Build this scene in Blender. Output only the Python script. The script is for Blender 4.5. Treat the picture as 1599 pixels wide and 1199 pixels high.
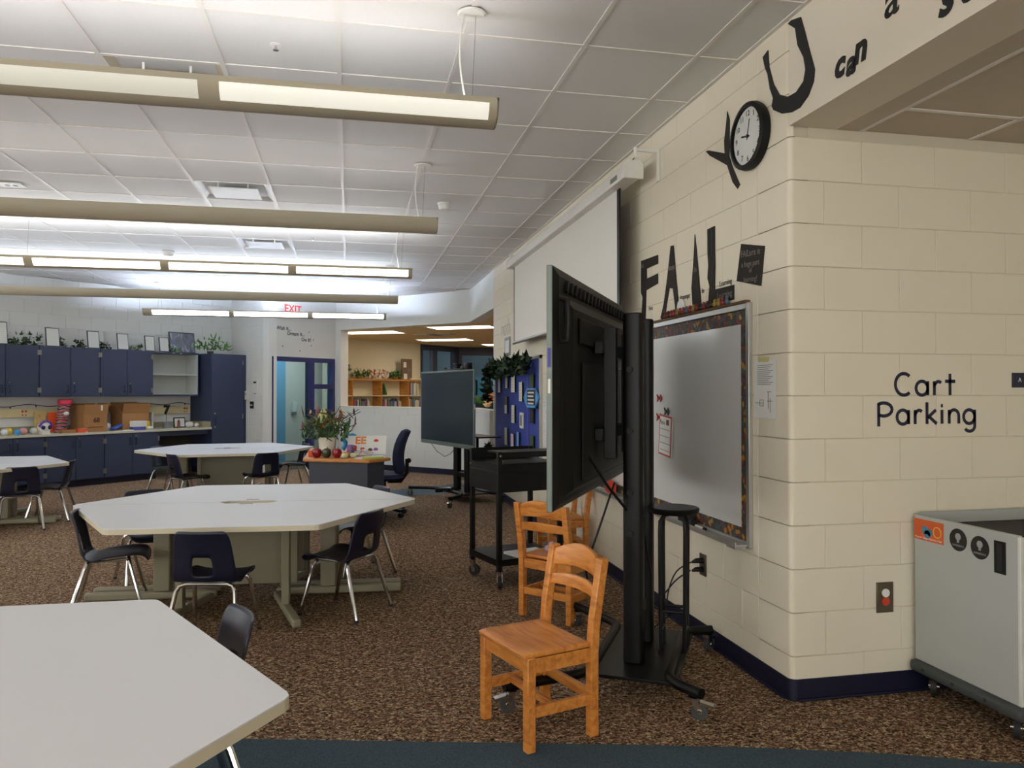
import bpy, math, random
from mathutils import Vector, Matrix
random.seed(7)
PI = math.pi
S2 = math.sqrt(2.0)
scene = bpy.context.scene
C = bpy.context.collection
for _o in list(bpy.data.objects): bpy.data.objects.remove(_o)

# ------------------------------------------------------------------ camera, world, exposure
cam_d = bpy.data.cameras.new('camera'); cam = bpy.data.objects.new('camera', cam_d); C.objects.link(cam)
cam_d.sensor_width = 36.0; cam_d.lens = 1204.0 / 1599.0 * 36.0; cam_d.clip_start = 0.05
cam.location = (0, 0, 1.44); cam.rotation_euler = (PI / 2 + 0.0105, 0, -0.2085)
scene.camera = cam
vs = scene.view_settings
vs.view_transform = 'Standard'; vs.look = 'None'; vs.exposure = 0.0; vs.gamma = 1.0; vs.use_curve_mapping = False
wd = bpy.data.worlds.new('world'); scene.world = wd; wd.use_nodes = True
wd.node_tree.nodes['Background'].inputs[0].default_value = (1.0, 0.96, 0.9, 1)
wd.node_tree.nodes['Background'].inputs[1].default_value = 5.2
UP_STRENGTH = 80.0       # pendant up-light
LIB_STRENGTH = 7.0      # recessed troffers in the library

# ------------------------------------------------------------------ materials
def lin(c):
    c = c / 255.0
    return c / 12.92 if c <= 0.04045 else ((c + 0.055) / 1.055) ** 2.4
def rgb(r, g, b): return (lin(r), lin(g), lin(b), 1.0)
_M = {}
def nt_new(name):
    m = bpy.data.materials.new(name); m.use_nodes = True
    t = m.node_tree; b = t.nodes['Principled BSDF']
    return m, t, b
def M(name, col=None, rough=0.5, metal=0.0, var=0.06, scale=18.0, bump=0.0, bscale=150.0, spec=0.5, stretch=None, coat=0.0):
    if name in _M: return _M[name]
    m, t, b = nt_new(name); N = t.nodes; L = t.links
    c = rgb(*col)
    tc = N.new('ShaderNodeTexCoord'); src = tc.outputs['Object']
    if stretch:
        mp = N.new('ShaderNodeMapping'); mp.inputs['Scale'].default_value = stretch
        L.new(src, mp.inputs[0]); src = mp.outputs[0]
    nz = N.new('ShaderNodeTexNoise'); nz.inputs['Scale'].default_value = scale; nz.inputs['Detail'].default_value = 4
    L.new(src, nz.inputs['Vector'])
    mx = N.new('ShaderNodeMix'); mx.data_type = 'RGBA'
    mx.inputs['A'].default_value = tuple(max(0, v * (1 - var)) for v in c[:3]) + (1,)
    mx.inputs['B'].default_value = tuple(min(1, v * (1 + var)) for v in c[:3]) + (1,)
    L.new(nz.outputs['Fac'], mx.inputs['Factor']); L.new(mx.outputs['Result'], b.inputs['Base Color'])
    b.inputs['Roughness'].default_value = rough; b.inputs['Metallic'].default_value = metal
    b.inputs['Specular IOR Level'].default_value = spec
    b.inputs['Coat Weight'].default_value = coat
    if bump:
        n2 = N.new('ShaderNodeTexNoise'); n2.inputs['Scale'].default_value = bscale; n2.inputs['Detail'].default_value = 3
        L.new(src, n2.inputs['Vector'])
        bp = N.new('ShaderNodeBump'); bp.inputs['Strength'].default_value = bump; bp.inputs['Distance'].default_value = 0.002
        L.new(n2.outputs['Fac'], bp.inputs['Height']); L.new(bp.outputs['Normal'], b.inputs['Normal'])
    _M[name] = m
    return m
def EM(name, col, strength, base=(220, 220, 215)):
    if name in _M: return _M[name]
    m, t, b = nt_new(name)
    b.inputs['Base Color'].default_value = rgb(*base)
    b.inputs['Emission Color'].default_value = rgb(*col); b.inputs['Emission Strength'].default_value = strength
    _M[name] = m
    return m
def RAMP(name, stops, tex='noise', scale=10.0, rough=0.6, detail=3.0, distortion=0.0, stretch=None, constant=True, coord='Object', bump=0.0, metal=0.0):
    if name in _M: return _M[name]
    m, t, b = nt_new(name); N = t.nodes; L = t.links
    tc = N.new('ShaderNodeTexCoord'); mp = N.new('ShaderNodeMapping')
    mp.inputs['Scale'].default_value = stretch or (1, 1, 1)
    L.new(tc.outputs[coord], mp.inputs[0])
    if tex == 'noise':
        x = N.new('ShaderNodeTexNoise'); x.inputs['Scale'].default_value = scale; x.inputs['Detail'].default_value = detail
        x.inputs['Distortion'].default_value = distortion; out = x.outputs['Fac']
    elif tex == 'voronoi':
        x = N.new('ShaderNodeTexVoronoi'); x.inputs['Scale'].default_value = scale
        sp = N.new('ShaderNodeSeparateColor'); L.new(x.outputs['Color'], sp.inputs[0]); out = sp.outputs[0]
    elif tex == 'wave':
        x = N.new('ShaderNodeTexWave'); x.inputs['Scale'].default_value = scale; x.inputs['Distortion'].default_value = distortion
        x.inputs['Detail'].default_value = detail; x.bands_direction = 'Z'; out = x.outputs['Fac']
    elif tex == 'checker':
        x = N.new('ShaderNodeTexChecker'); x.inputs['Scale'].default_value = scale; out = x.outputs['Fac']
    L.new(mp.outputs[0], x.inputs['Vector'])
    r = N.new('ShaderNodeValToRGB'); r.color_ramp.interpolation = 'CONSTANT' if constant else 'LINEAR'
    e = r.color_ramp.elements
    while len(e) < len(stops): e.new(0.5)
    for k, (p, c) in enumerate(stops): e[k].position = p; e[k].color = rgb(*c)
    L.new(out, r.inputs[0]); L.new(r.outputs[0], b.inputs['Base Color'])
    b.inputs['Roughness'].default_value = rough; b.inputs['Metallic'].default_value = metal
    if bump:
        bp = N.new('ShaderNodeBump'); bp.inputs['Strength'].default_value = bump; bp.inputs['Distance'].default_value = 0.004
        L.new(out, bp.inputs['Height']); L.new(bp.outputs['Normal'], b.inputs['Normal'])
    _M[name] = m
    return m
def carpet():
    m, t, b = nt_new('carpet_brown'); N = t.nodes; L = t.links
    tc = N.new('ShaderNodeTexCoord')
    mp = N.new('ShaderNodeMapping'); mp.inputs['Rotation'].default_value = (0, 0, 0.3); mp.inputs['Scale'].default_value = (1, 1.35, 1)
    L.new(tc.outputs['Object'], mp.inputs[0])
    n1 = N.new('ShaderNodeTexNoise'); n1.inputs['Scale'].default_value = 52; n1.inputs['Detail'].default_value = 2.5; n1.inputs['Distortion'].default_value = 1.2
    n1.inputs['Roughness'].default_value = 0.65
    L.new(mp.outputs[0], n1.inputs['Vector'])
    r = N.new('ShaderNodeValToRGB'); e = r.color_ramp.elements
    e[0].position = 0.37; e[0].color = rgb(38, 27, 18); e[1].position = 0.47; e[1].color = rgb(100, 77, 58)
    for p, c in ((0.55, (140, 114, 90)), (0.64, (204, 180, 150))):
        k = e.new(p); k.color = rgb(*c)
    L.new(n1.outputs['Fac'], r.inputs[0])
    n2 = N.new('ShaderNodeTexNoise'); n2.inputs['Scale'].default_value = 24; n2.inputs['Detail'].default_value = 2
    L.new(tc.outputs['Object'], n2.inputs['Vector'])
    r2 = N.new('ShaderNodeValToRGB'); r2.color_ramp.elements[0].position = 0.6; r2.color_ramp.elements[0].color = (0, 0, 0, 1)
    r2.color_ramp.elements[1].position = 0.7; r2.color_ramp.elements[1].color = (0.6, 0.6, 0.6, 1)
    L.new(n2.outputs['Fac'], r2.inputs[0])
    mx = N.new('ShaderNodeMix'); mx.data_type = 'RGBA'; mx.inputs['B'].default_value = rgb(104, 52, 38)
    L.new(r2.outputs[0], mx.inputs['Factor']); L.new(r.outputs[0], mx.inputs['A'])
    L.new(mx.outputs['Result'], b.inputs['Base Color'])
    b.inputs['Roughness'].default_value = 0.95; b.inputs['Specular IOR Level'].default_value = 0.1
    bp = N.new('ShaderNodeBump'); bp.inputs['Strength'].default_value = 0.5; bp.inputs['Distance'].default_value = 0.006
    L.new(n1.outputs['Fac'], bp.inputs['Height']); L.new(bp.outputs['Normal'], b.inputs['Normal'])
    return m
def glass(name, tint=(225, 238, 242), alpha=0.08, rough=0.03):
    if name in _M: return _M[name]
    m, t, b = nt_new(name); N = t.nodes; L = t.links
    out = N['Material Output']
    tr = N.new('ShaderNodeBsdfTransparent'); tr.inputs[0].default_value = rgb(*tint)
    gl = N.new('ShaderNodeBsdfGlossy'); gl.inputs['Roughness'].default_value = rough
    fr = N.new('ShaderNodeLayerWeight'); fr.inputs[0].default_value = alpha
    mx = N.new('ShaderNodeMixShader'); L.new(fr.outputs['Fresnel'], mx.inputs[0]); L.new(tr.outputs[0], mx.inputs[1]); L.new(gl.outputs[0], mx.inputs[2])
    L.new(mx.outputs[0], out.inputs['Surface']); N.remove(b)
    _M[name] = m
    return m

PAINT = M('block_paint_cream', (226, 216, 196), 0.62, var=0.03, scale=6, bump=0.25, bscale=260, spec=0.35)
PAINT_COOL = M('wall_paint_cool_lit', (226, 225, 220), 0.6, var=0.02, scale=5, bump=0.1, bscale=200, spec=0.35)  # same block paint, with the far cool light put into its colour
GYP = M('soffit_paint', (222, 212, 194), 0.75, var=0.02, scale=4)
MORT = M('joint_paint', (206, 196, 176), 0.8, var=0.04)
TILE = M('ceiling_tile', (223, 221, 218), 0.9, var=0.03, scale=60, bump=0.5, bscale=320, spec=0.2)
TEE = M('ceiling_grid_white', (222, 217, 211), 0.5, var=0.02)
NAVYB = M('navy_rubber_base', (11, 13, 42), 0.5, var=0.1)
CABB = M('slate_blue_laminate', (44, 52, 76), 0.5, var=0.04, scale=8)
CABI = M('cabinet_grey_inside', (196, 198, 192), 0.6)
PUTTY = M('putty_enamel', (142, 135, 112), 0.45, var=0.05)
TOPL = M('grey_laminate_top', (220, 222, 227), 0.42, var=0.025, scale=90)
TOPE = M('tan_vinyl_edge', (206, 196, 172), 0.5, var=0.04)
NAVYP = M('navy_plastic', (15, 19, 42), 0.4, var=0.08, scale=40, bump=0.15, bscale=400)
CHROME = M('chrome_tube', (205, 205, 205), 0.16, 1.0, var=0.03)
STEEL = M('brushed_steel', (160, 158, 152), 0.35, 1.0, var=0.06)
ALU = M('aluminium', (190, 190, 186), 0.4, 0.85, var=0.04)
BLACK = M('black_enamel', (9, 9, 10), 0.42, var=0.15, spec=0.3)
BLACKP = M('black_plastic', (11, 11, 12), 0.5, var=0.15, bump=0.1, spec=0.3)
RUBBER = M('dark_rubber', (30, 30, 31), 0.7)
GREYD = M('dark_grey_wheel', (66, 68, 68), 0.5)
GREYP = M('grey_plastic', (120, 124, 124), 0.45)
WHITEP = M('white_plastic', (228, 226, 220), 0.45)
PAPER = M('white_paper', (226, 226, 222), 0.8, var=0.02)
CARD = M('black_card', (34, 29, 26), 0.85, var=0.12)
FRAME_N = M('navy_door_frame', (30, 34, 88), 0.4)
BRASS = M('bronze_plate', (104, 92, 76), 0.4, 0.6)
KRAFT = M('kraft_cardboard', (158, 112, 66), 0.85, var=0.06, scale=30)
LEAFD = M('ivy_leaf_dark', (34, 56, 28), 0.55, var=0.4, scale=25)
LEAFL = M('leaf_bright', (76, 128, 44), 0.55, var=0.35, scale=25)
WOODC = RAMP('honey_maple', [(0.3, (178, 104, 42)), (0.5, (206, 130, 58)), (0.7, (220, 148, 74))], 'noise', 4.0, 0.34, 4, 0.6, (1.5, 9, 9), False, bump=0.02)
WOODS = RAMP('shelf_oak', [(0.3, (176, 116, 50)), (0.7, (206, 148, 78))], 'noise', 4.0, 0.5, 4, 0.5, (2, 2, 9), False)
WOODD = RAMP('desk_oak', [(0.3, (176, 112, 52)), (0.7, (200, 136, 70))], 'noise', 5.0, 0.4, 4, 0.6, (2, 9, 9), False)
CARPET = carpet()
BAND = RAMP('carpet_teal', [(0.35, (44, 62, 74)), (0.65, (64, 86, 98))], 'noise', 160, 0.95, 2, 0, None, False, bump=0.4)
def flat(name, col, rough=0.6): return M(name, col, rough)

# ------------------------------------------------------------------ mesh helpers
class MB:
    def __init__(s): s.v = []; s.f = []; s.m = []
    def add(s, vs_, fs, mi=0):
        o = len(s.v); s.v += [tuple(p) for p in vs_]
        for f in fs: s.f.append(tuple(o + i for i in f)); s.m.append(mi)
        return s
    def box(s, c, d, rz=0.0, mi=0, rx=0.0, ry=0.0):
        hx, hy, hz = d[0] / 2, d[1] / 2, d[2] / 2
        R = Matrix.Rotation(rz, 3, 'Z') @ Matrix.Rotation(ry, 3, 'Y') @ Matrix.Rotation(rx, 3, 'X')
        c = Vector(c)
        vs_ = [c + R @ Vector((x * hx, y * hy, z * hz)) for z in (-1, 1) for y in (-1, 1) for x in (-1, 1)]
        return s.add(vs_, [(0, 2, 3, 1), (4, 5, 7, 6), (0, 1, 5, 4), (2, 6, 7, 3), (0, 4, 6, 2), (1, 3, 7, 5)], mi)
    def bx(s, x0, x1, y0, y1, z0, z1, mi=0):
        return s.box(((x0 + x1) / 2, (y0 + y1) / 2, (z0 + z1) / 2), (abs(x1 - x0), abs(y1 - y0), abs(z1 - z0)), 0, mi)
    def beam(s, p0, p1, w, t, up=(0, 0, 1), mi=0):
        p0 = Vector(p0); p1 = Vector(p1); d = (p1 - p0); L = d.length; d.normalize()
        x = d.cross(Vector(up)); 
        if x.length < 1e-4: x = Vector((1, 0, 0))
        x.normalize(); y = x.cross(d)
        vs_ = [p + x * (a * w / 2) + y * (b * t / 2) for p in (p0, p1) for b in (-1, 1) for a in (-1, 1)]
        return s.add(vs_, [(0, 2, 3, 1), (4, 5, 7, 6), (0, 1, 5, 4), (2, 6, 7, 3), (0, 4, 6, 2), (1, 3, 7, 5)], mi)
    def cyl(s, p0, p1, r0, r1=None, n=14, mi=0):
        return s.tube([p0, p1], [r0, r0 if r1 is None else r1], n, mi)
    def tube(s, pts, r, n=10, mi=0, closed=False):
        pts = [Vector(p) for p in pts]; k = len(pts)
        rs = r if isinstance(r, (list, tuple)) else [r] * k
        prev = None; rings = []
        for i, p in enumerate(pts):
            a = pts[max(0, i - 1)]; b = pts[min(k - 1, i + 1)]
            t = (b - a).normalized()
            if prev is None:
                u = t.cross(Vector((0, 0, 1)))
                if u.length < 1e-3: u = t.cross(Vector((1, 0, 0)))
                u.normalize()
            else:
                u = prev - t * prev.dot(t)
                if u.length < 1e-5: u = t.orthogonal()
                u.normalize()
            prev = u; w = t.cross(u)
            rings.append([p + (u * math.cos(2 * PI * j / n) + w * math.sin(2 * PI * j / n)) * rs[i] for j in range(n)])
        vs_ = [q for rr in rings for q in rr]; fs = []
        for i in range(k - 1):
            for j in range(n):
                a = i * n + j; b = i * n + (j + 1) % n
                fs.append((a, b, b + n, a + n))
        fs.append(tuple(range(n - 1, -1, -1))); fs.append(tuple((k - 1) * n + j for j in range(n)))
        return s.add(vs_, fs, mi)
    def prism(s, poly, z0, z1, mi=0, fn=None):
        n = len(poly); fn = fn or (lambda x, y, z: (x, y, z))
        vs_ = [fn(x, y, z0) for x, y in poly] + [fn(x, y, z1) for x, y in poly]
        fs = [tuple(range(n - 1, -1, -1)), tuple(range(n, 2 * n))] + [(i, (i + 1) % n, n + (i + 1) % n, n + i) for i in range(n)]
        return s.add(vs_, fs, mi)
    def lathe(s, prof, n=20, c=(0, 0, 0), mi=0, fn=None):
        k = len(prof); vs_ = []
        for r, z in prof:
            for j in range(n):
                p = (c[0] + r * math.cos(2 * PI * j / n), c[1] + r * math.sin(2 * PI * j / n), c[2] + z)
                vs_.append(fn(*p) if fn else p)
        fs = [(i * n + j, i * n + (j + 1) % n, (i + 1) * n + (j + 1) % n, (i + 1) * n + j) for i in range(k - 1) for j in range(n)]
        fs.append(tuple(range(n - 1, -1, -1))); fs.append(tuple((k - 1) * n + j for j in range(n)))
        return s.add(vs_, fs, mi)
    def ball(s, c, r, nu=12, nv=8, sc=(1, 1, 1), mi=0):
        prof = [(max(1e-4, math.sin(PI * i / nv)) * r, -math.cos(PI * i / nv) * r) for i in range(nv + 1)]
        return s.lathe(prof, nu, (0, 0, 0), mi, lambda x, y, z: (c[0] + x * sc[0], c[1] + y * sc[1], c[2] + z * sc[2]))
    def grid(s, fn, nu, nv, mi=0, skip=None):
        vs_ = [fn(i / nu, j / nv) for j in range(nv + 1) for i in range(nu + 1)]
        fs = [(j * (nu + 1) + i, j * (nu + 1) + i + 1, (j + 1) * (nu + 1) + i + 1, (j + 1) * (nu + 1) + i) for j in range(nv) for i in range(nu) if not (skip and skip(i, j))]
        return s.add(vs_, fs, mi)
    def mesh(s, name, mats, smooth=True):
        me = bpy.data.meshes.new(name); me.from_pydata(s.v, [], s.f); 
        if not isinstance(mats, (list, tuple)): mats = [mats]
        for m in mats: me.materials.append(m)
        if len(mats) > 1: me.polygons.foreach_set('material_index', s.m)
        if smooth:
            me.polygons.foreach_set('use_smooth', [True] * len(me.polygons))
            me.set_sharp_from_angle(angle=math.radians(38))
        me.update()
        return me
    def build(s, name, mats, parent=None, loc=(0, 0, 0), rz=0.0, smooth=True, bevel=0.0, solid=0.0, sub=0, seg=2):
        o = link(name, s.mesh(name, mats, smooth), parent, loc, rz)
        if sub:
            d = o.modifiers.new('sub', 'SUBSURF'); d.levels = sub; d.render_levels = sub
        if solid:
            d = o.modifiers.new('solid', 'SOLIDIFY'); d.thickness = solid; d.offset = 0
        if bevel:
            d = o.modifiers.new('bevel', 'BEVEL'); d.width = bevel; d.segments = seg; d.limit_method = 'ANGLE'; d.angle_limit = math.radians(40)
        return o
def link(name, data, parent=None, loc=(0, 0, 0), rz=0.0):
    o = bpy.data.objects.new(name, data); C.objects.link(o)
    o.location = loc; o.rotation_euler = (0, 0, rz)
    if parent is not None: o.parent = parent
    return o
def tag(o, label, cat, group=None):
    o['label'] = label; o['category'] = cat
    if group: o['group'] = group
    return o
def thing(name, label, cat, loc=(0, 0, 0), rz=0.0, group=None):
    o = link(name, None, None, loc, rz); o.empty_display_size = 0.1
    return tag(o, label, cat, group)
def struct(o): o['kind'] = 'structure'; return o
def sempty(name, loc=(0, 0, 0), rz=0.0): return struct(link(name, None, None, loc, rz))
def part(o, label): o['label'] = label; return o
def dup(root, loc, rz, label, group=None):
    r = root.copy(); C.objects.link(r); r.location = loc; r.rotation_euler = (0, 0, rz); r['label'] = label
    if group: r['group'] = group
    for ch in list(root.children):
        c = ch.copy(); C.objects.link(c); c.parent = r
        for g in list(ch.children):
            d = g.copy(); C.objects.link(d); d.parent = c
    return r
def text_mesh(body, size, extrude=0.001, bold=0.0, align='CENTER', shear=0.0):
    cu = bpy.data.curves.new('text', 'FONT'); cu.body = body; cu.size = size; cu.extrude = extrude; cu.offset = bold
    cu.align_x = align; cu.align_y = 'CENTER'; cu.shear = shear; cu.resolution_u = 3
    o = bpy.data.objects.new('text', cu); C.objects.link(o)
    bpy.context.view_layer.update()
    me = bpy.data.meshes.new_from_object(o.evaluated_get(bpy.context.evaluated_depsgraph_get()))
    bpy.data.objects.remove(o); bpy.data.curves.remove(cu)
    return me
def text(body, size, mat, parent=None, loc=(0, 0, 0), rot=(PI / 2, 0, 0), name='lettering', extrude=0.001, bold=0.0, align='CENTER', shear=0.0, sx=1.0):
    me = text_mesh(body, size, extrude, bold, align, shear); me.materials.clear(); me.materials.append(mat)
    o = link(name, me, parent, loc); o.rotation_euler = rot; o.scale = (sx, 1, 1)
    return o
RW = (PI / 2, 0, -PI / 2)      # writing on the right wall: reads along -Y, faces -X
XW = 2.02                       # face of the right wall
def wallR(poly, thick=0.003, gap=0.001):
    """polygon of (Y, Z) standing on the right wall"""
    return MB().prism(poly, 0, 1, 0, lambda y, z, t: (XW - gap - (thick if t else 0.0), y, z))
# ================================================================== SETTING
ZC = 3.19
def P45(u, d, z=0.0): return ((u - d) / S2, (u + d) / S2, z)          # frame of the walls that run at +45 deg
def PM45(e, s_, z=0.0): return ((e + s_) / S2, (s_ - e) / S2, z)      # frame of the walls that run at -45 deg
A45, M45 = PI / 4, -PI / 4
D_WALL, D_DOOR, S_LOW = 17.7 / S2, 15.6 / S2, 15.1 / S2

floor = struct(MB().bx(-9, 9, -5, 24, -0.1, 0.0).build('floor', CARPET, smooth=False))
def flat_patch(name, poly, mat, z=0.002):
    m = MB().prism(poly, 0.0003, z); return m.build(name, mat, floor, smooth=False)
flat_patch('carpet_band', [(-3.2, 3.95), (-1.6, 3.63), (-0.4, 3.37), (0.145, 3.235), (0.71, 3.098), (1.2, 2.975), (1.665, 2.85), (2.15, 2.69), (2.56, 2.523), (3.3, 2.2), (4.2, 1.7), (4.2, 0.3), (2.3, 1.35), (0.7, 1.9), (-0.6, 2.25), (-3.2, 2.8)], BAND)
flat_patch('carpet_band', [(-0.5, 10.2), (0.35, 10.55), (1.0, 10.85), (2.02, 11.05), (3.4, 11.2), (3.4, 12.6), (2.02, 12.3), (1.45, 11.9), (0.65, 11.45), (-0.5, 10.95)], BAND)

# ---- ceiling: tiles and grid
ceiling = struct(MB().bx(-9, XW + 0.3, -5, 16.5, ZC + 0.03, ZC + 0.12).build('ceiling', TILE, smooth=False))
G = 0.6096; GX0 = -0.055 + 3 * G; GY0 = 4.335 - 16 * G
def inroom(x, y):
    if y < -4.2 or x < -8.0: return False
    return (y - x) < 17.7 and (x + y) < 15.1 + 0.9 and y < 15.2
tiles = []
for i in range(-18, 1):
    for j in range(0, 36):
        x0 = GX0 + (i - 1) * G; y0 = GY0 + j * G
        x1 = x0 + G
        cx, cy = (x0 + x1) / 2, y0 + G / 2
        if not inroom(cx, cy): continue
        tiles.append((cx, cy))
DIFF = [(-1.5, 16), (-1.5, 20), (-1.5, 24), (-1.5, 27)]
diff_xy = [(GX0 - 3 * G + a * G, GY0 + b * G + G / 2) for a, b in DIFF]
def near_diff(cx, cy): return any(abs(cx - a) < 0.1 and abs(cy - b) < 0.1 for a, b in diff_xy)
def visible(cx, cy):
    c_, s_ = math.cos(0.2085), math.sin(0.2085)
    r = cx * c_ - cy * s_; f = cx * s_ + cy * c_
    return f > 0.8 and abs(r / f) < 0.86 and 1.75 / f < 0.72
tl = MB().prism([(-0.293, -0.293), (0.293, -0.293), (0.293, 0.293), (-0.293, 0.293)], 0.0, 0.02)
tile_me = tl.mesh('tile', TILE, False)
vis = sorted([t for t in tiles if visible(*t) and not near_diff(*t)], key=lambda t: t[0] ** 2 + t[1] ** 2)
for cx, cy in vis[:296]:
    link('tile', tile_me, ceiling, (cx, cy, ZC + 0.004))
rest = MB()
keep = set(vis[:296])
for cx, cy in tiles:
    if (cx, cy) in keep or near_diff(cx, cy): continue
    rest.bx(cx - 0.293, cx + 0.293, cy - 0.293, cy + 0.293, ZC + 0.004, ZC + 0.024)
ro = rest.build('tile_field', TILE, ceiling, smooth=False); ro['kind'] = 'stuff'
wedge = MB()   # narrow cut tiles against the right wall
for j in range(0, 30):
    y0 = GY0 + j * G
    if -4.2 < y0 < 12.6: wedge.bx(GX0 + 0.012, XW, y0 + 0.012, y0 + G - 0.012, ZC + 0.004, ZC + 0.02)
wo = wedge.build('border_tile', TILE, ceiling, smooth=False); wo['kind'] = 'stuff'
for i in range(-17, 1):
    x = GX0 + i * G
    y1 = min(15.2, x + 17.65, 15.9 - x)
    MB().bx(x - 0.0125, x + 0.0125, -4.5, y1, ZC - 0.001, ZC + 0.03).build('main_tee', TEE, ceiling, smooth=False)
for j in range(0, 33):
    y = GY0 + j * G
    if y < -4.4 or y > 15.1: continue
    MB().bx(max(-8.3, y - 17.65), min(XW, 15.6 - y), y - 0.0115, y + 0.0115, ZC - 0.0005, ZC + 0.03).build('cross_tee', TEE, ceiling, smooth=False)
MB().bx(XW - 0.022, XW, -4.5, 13.1, ZC - 0.002, ZC + 0.02).build('wall_angle', TEE, ceiling, smooth=False)

# ---- block walls
BH, BL = 0.2032, 0.4064
_blk = {}
def block_mesh(L, H, mat=PAINT):
    """front at local y=0 facing -y, x centred, z from 0"""
    key = (round(L, 3), round(H, 3), mat.name)
    if key not in _blk:
        g, b, t = 0.0016, 0.0022, 0.012
        a0, a1, z0, z1 = -L / 2 + g, L / 2 - g, g, H - g
        v = [(a0, t, z0), (a1, t, z0), (a1, t, z1), (a0, t, z1), (a0, b, z0), (a1, b, z0), (a1, b, z1), (a0, b, z1),
             (a0 + b, 0, z0 + b), (a1 - b, 0, z0 + b), (a1 - b, 0, z1 - b), (a0 + b, 0, z1 - b)]
        f = []
        for k in range(4):
            n = (k + 1) % 4
            f += [(k, n, n + 4, k + 4), (k + 4, n + 4, n + 8, k + 8)]
        f.append((8, 9, 10, 11))
        _blk[key] = MB().add(v, f).mesh('block', mat, False)
    return _blk[key]
def block_wall(parent, x0, x1, z0, z1, base_y=0.0, mat=PAINT, phase=0):
    """running bond in parent's frame, facing -y"""
    k0 = int(round(z0 / BH)); z = k0 * BH; k = k0
    while z < z1 - 0.02:
        h = min(BH, z1 - z)
        x = x0; L = BL if (k + phase) % 2 == 0 else BL / 2
        while x < x1 - 0.02:
            L = min(L, x1 - x)
            link('block', block_mesh(L, h, mat), parent, (x + L / 2, base_y, z))
            x += L; L = BL
        z += h; k += 1

YC = 3.26      # corner of the alcove
YE = 10.83     # end of the right wall
# right wall: faces -x ; frame rotated -90: local x -> -Y, local y -> +X
wall_right = struct(MB().bx(0, -(YE - YC - 0.29) + 0.0, 0.0035, 0.2, 0, ZC + 0.02).build('wall_right', MORT, None, (XW, YC + 0.29, 0), -PI / 2, smooth=False))
block_wall(wall_right, -(YE - YC - 0.29), 0, 0, ZC)
# bullnose corner column with the alcove wall
wall_alcove = struct(MB().bx(0.1, 2.6, 0.0035, 0.2, 0, 2.72).build('wall_alcove', MORT, None, (XW, YC, 0), 0, smooth=False))
for k in range(16):
    z0 = k * BH; z1 = min(ZC, z0 + BH)
    L = 0.385 if k % 2 == 0 else 0.182
    if z0 > 2.6: L = 0.02
    g = 0.0016; r = 0.026
    poly = [(XW + 0.1, YC + 0.29 - g), (XW, YC + 0.29 - g)]
    poly += [(XW + r - r * math.cos(a), YC + r - r * math.sin(a)) for a in [PI / 2 * q / 6 for q in range(7)]]
    poly += [(XW + L - g, YC), (XW + L - g, YC + 0.1), (XW + 0.1, YC + 0.1)]
    poly = [(x - XW, y - YC) for x, y in poly][::-1]
    MB().prism(poly, z0 + g, z1 - g).build('corner_block', PAINT, wall_alcove, bevel=0.002, seg=1)
    if z1 <= 2.75:
        x = L; first = True
        while x < 2.55:
            LL = min(BL, 2.6 - x)
            link('block', block_mesh(LL, BH if z0 + BH <= 2.72 else 2.72 - z0), wall_alcove, (x + LL / 2, 0, z0)); x += LL
# corner core
MB().prism([(0.012, 0.012), (0.1, 0.012), (0.1, 0.29), (0.012, 0.29)], 0, ZC).build('corner_core', MORT, wall_alcove, smooth=False)
# header above the alcove opening and alcove ceiling
ZS = 2.69
trim_1 = struct(MB().bx(XW, XW + 0.25, -4.5, YC - 0.002, ZS, ZC + 0.02).build('trim_1', GYP, smooth=False)); trim_1['label'] = 'plain painted header above the alcove'
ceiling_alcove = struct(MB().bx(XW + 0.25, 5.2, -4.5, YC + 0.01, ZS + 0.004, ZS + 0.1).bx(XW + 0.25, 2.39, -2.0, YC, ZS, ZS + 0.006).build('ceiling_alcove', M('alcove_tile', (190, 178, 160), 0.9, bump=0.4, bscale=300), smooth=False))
for x in (2.39, 3.0, 3.61, 4.22): MB().bx(x, x + 0.024, -2.0, YC, ZS - 0.001, ZS + 0.006).build('main_tee', TEE, ceiling_alcove, smooth=False)
for y in (2.95 - G, 2.95, 2.95 - 2 * G): MB().bx(2.39, 5.0, y, y + 0.024, ZS - 0.0005, ZS + 0.006).build('cross_tee', TEE, ceiling_alcove, smooth=False)
wall_alcove_side = struct(MB().bx(4.6, 4.75, -4.5, YC + 0.2, 0, 2.75).build('wall_alcove_side', PAINT, smooth=False))
# walls behind the camera and on the left (out of frame) close the room
wall_back = struct(MB().bx(-8.4, 5, -4.7, -4.5, 0, 0.5).bx(-8.4, 5, -4.7, -4.5, 2.95, ZC + 0.1).build('wall_back', PAINT_COOL, smooth=False))
GLW = glass('window_glass', (245, 248, 248), 0.08)
MB().bx(2.767, 5, -4.7, -4.5, 0.5, 2.95).build('solid_panel', PAINT_COOL, wall_back, smooth=False)  # unseen panel put here to keep the alcove darker
for k in range(5):       # assumed windows behind the viewer, added to bring in daylight
    wn = sempty('window_%d' % (k + 3), (-8.4 + k * 2.233, -4.6, 0.5), 0)
    MB().bx(0, 0.06, -0.08, 0.08, 0, 2.45).bx(2.173, 2.233, -0.08, 0.08, 0, 2.45).bx(1.09, 1.14, -0.05, 0.05, 0, 2.45).bx(0.06, 2.173, -0.08, 0.08, 0, 0.05).bx(0.06, 2.173, -0.08, 0.08, 2.4, 2.45).build('window_frame', FRAME_N, wn, smooth=False)
    for a, b in ((0.06, 1.09), (1.14, 2.173)): MB().bx(a, b, -0.003, 0.003, 0.05, 2.4).build('pane', GLW, wn, smooth=False)
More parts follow.
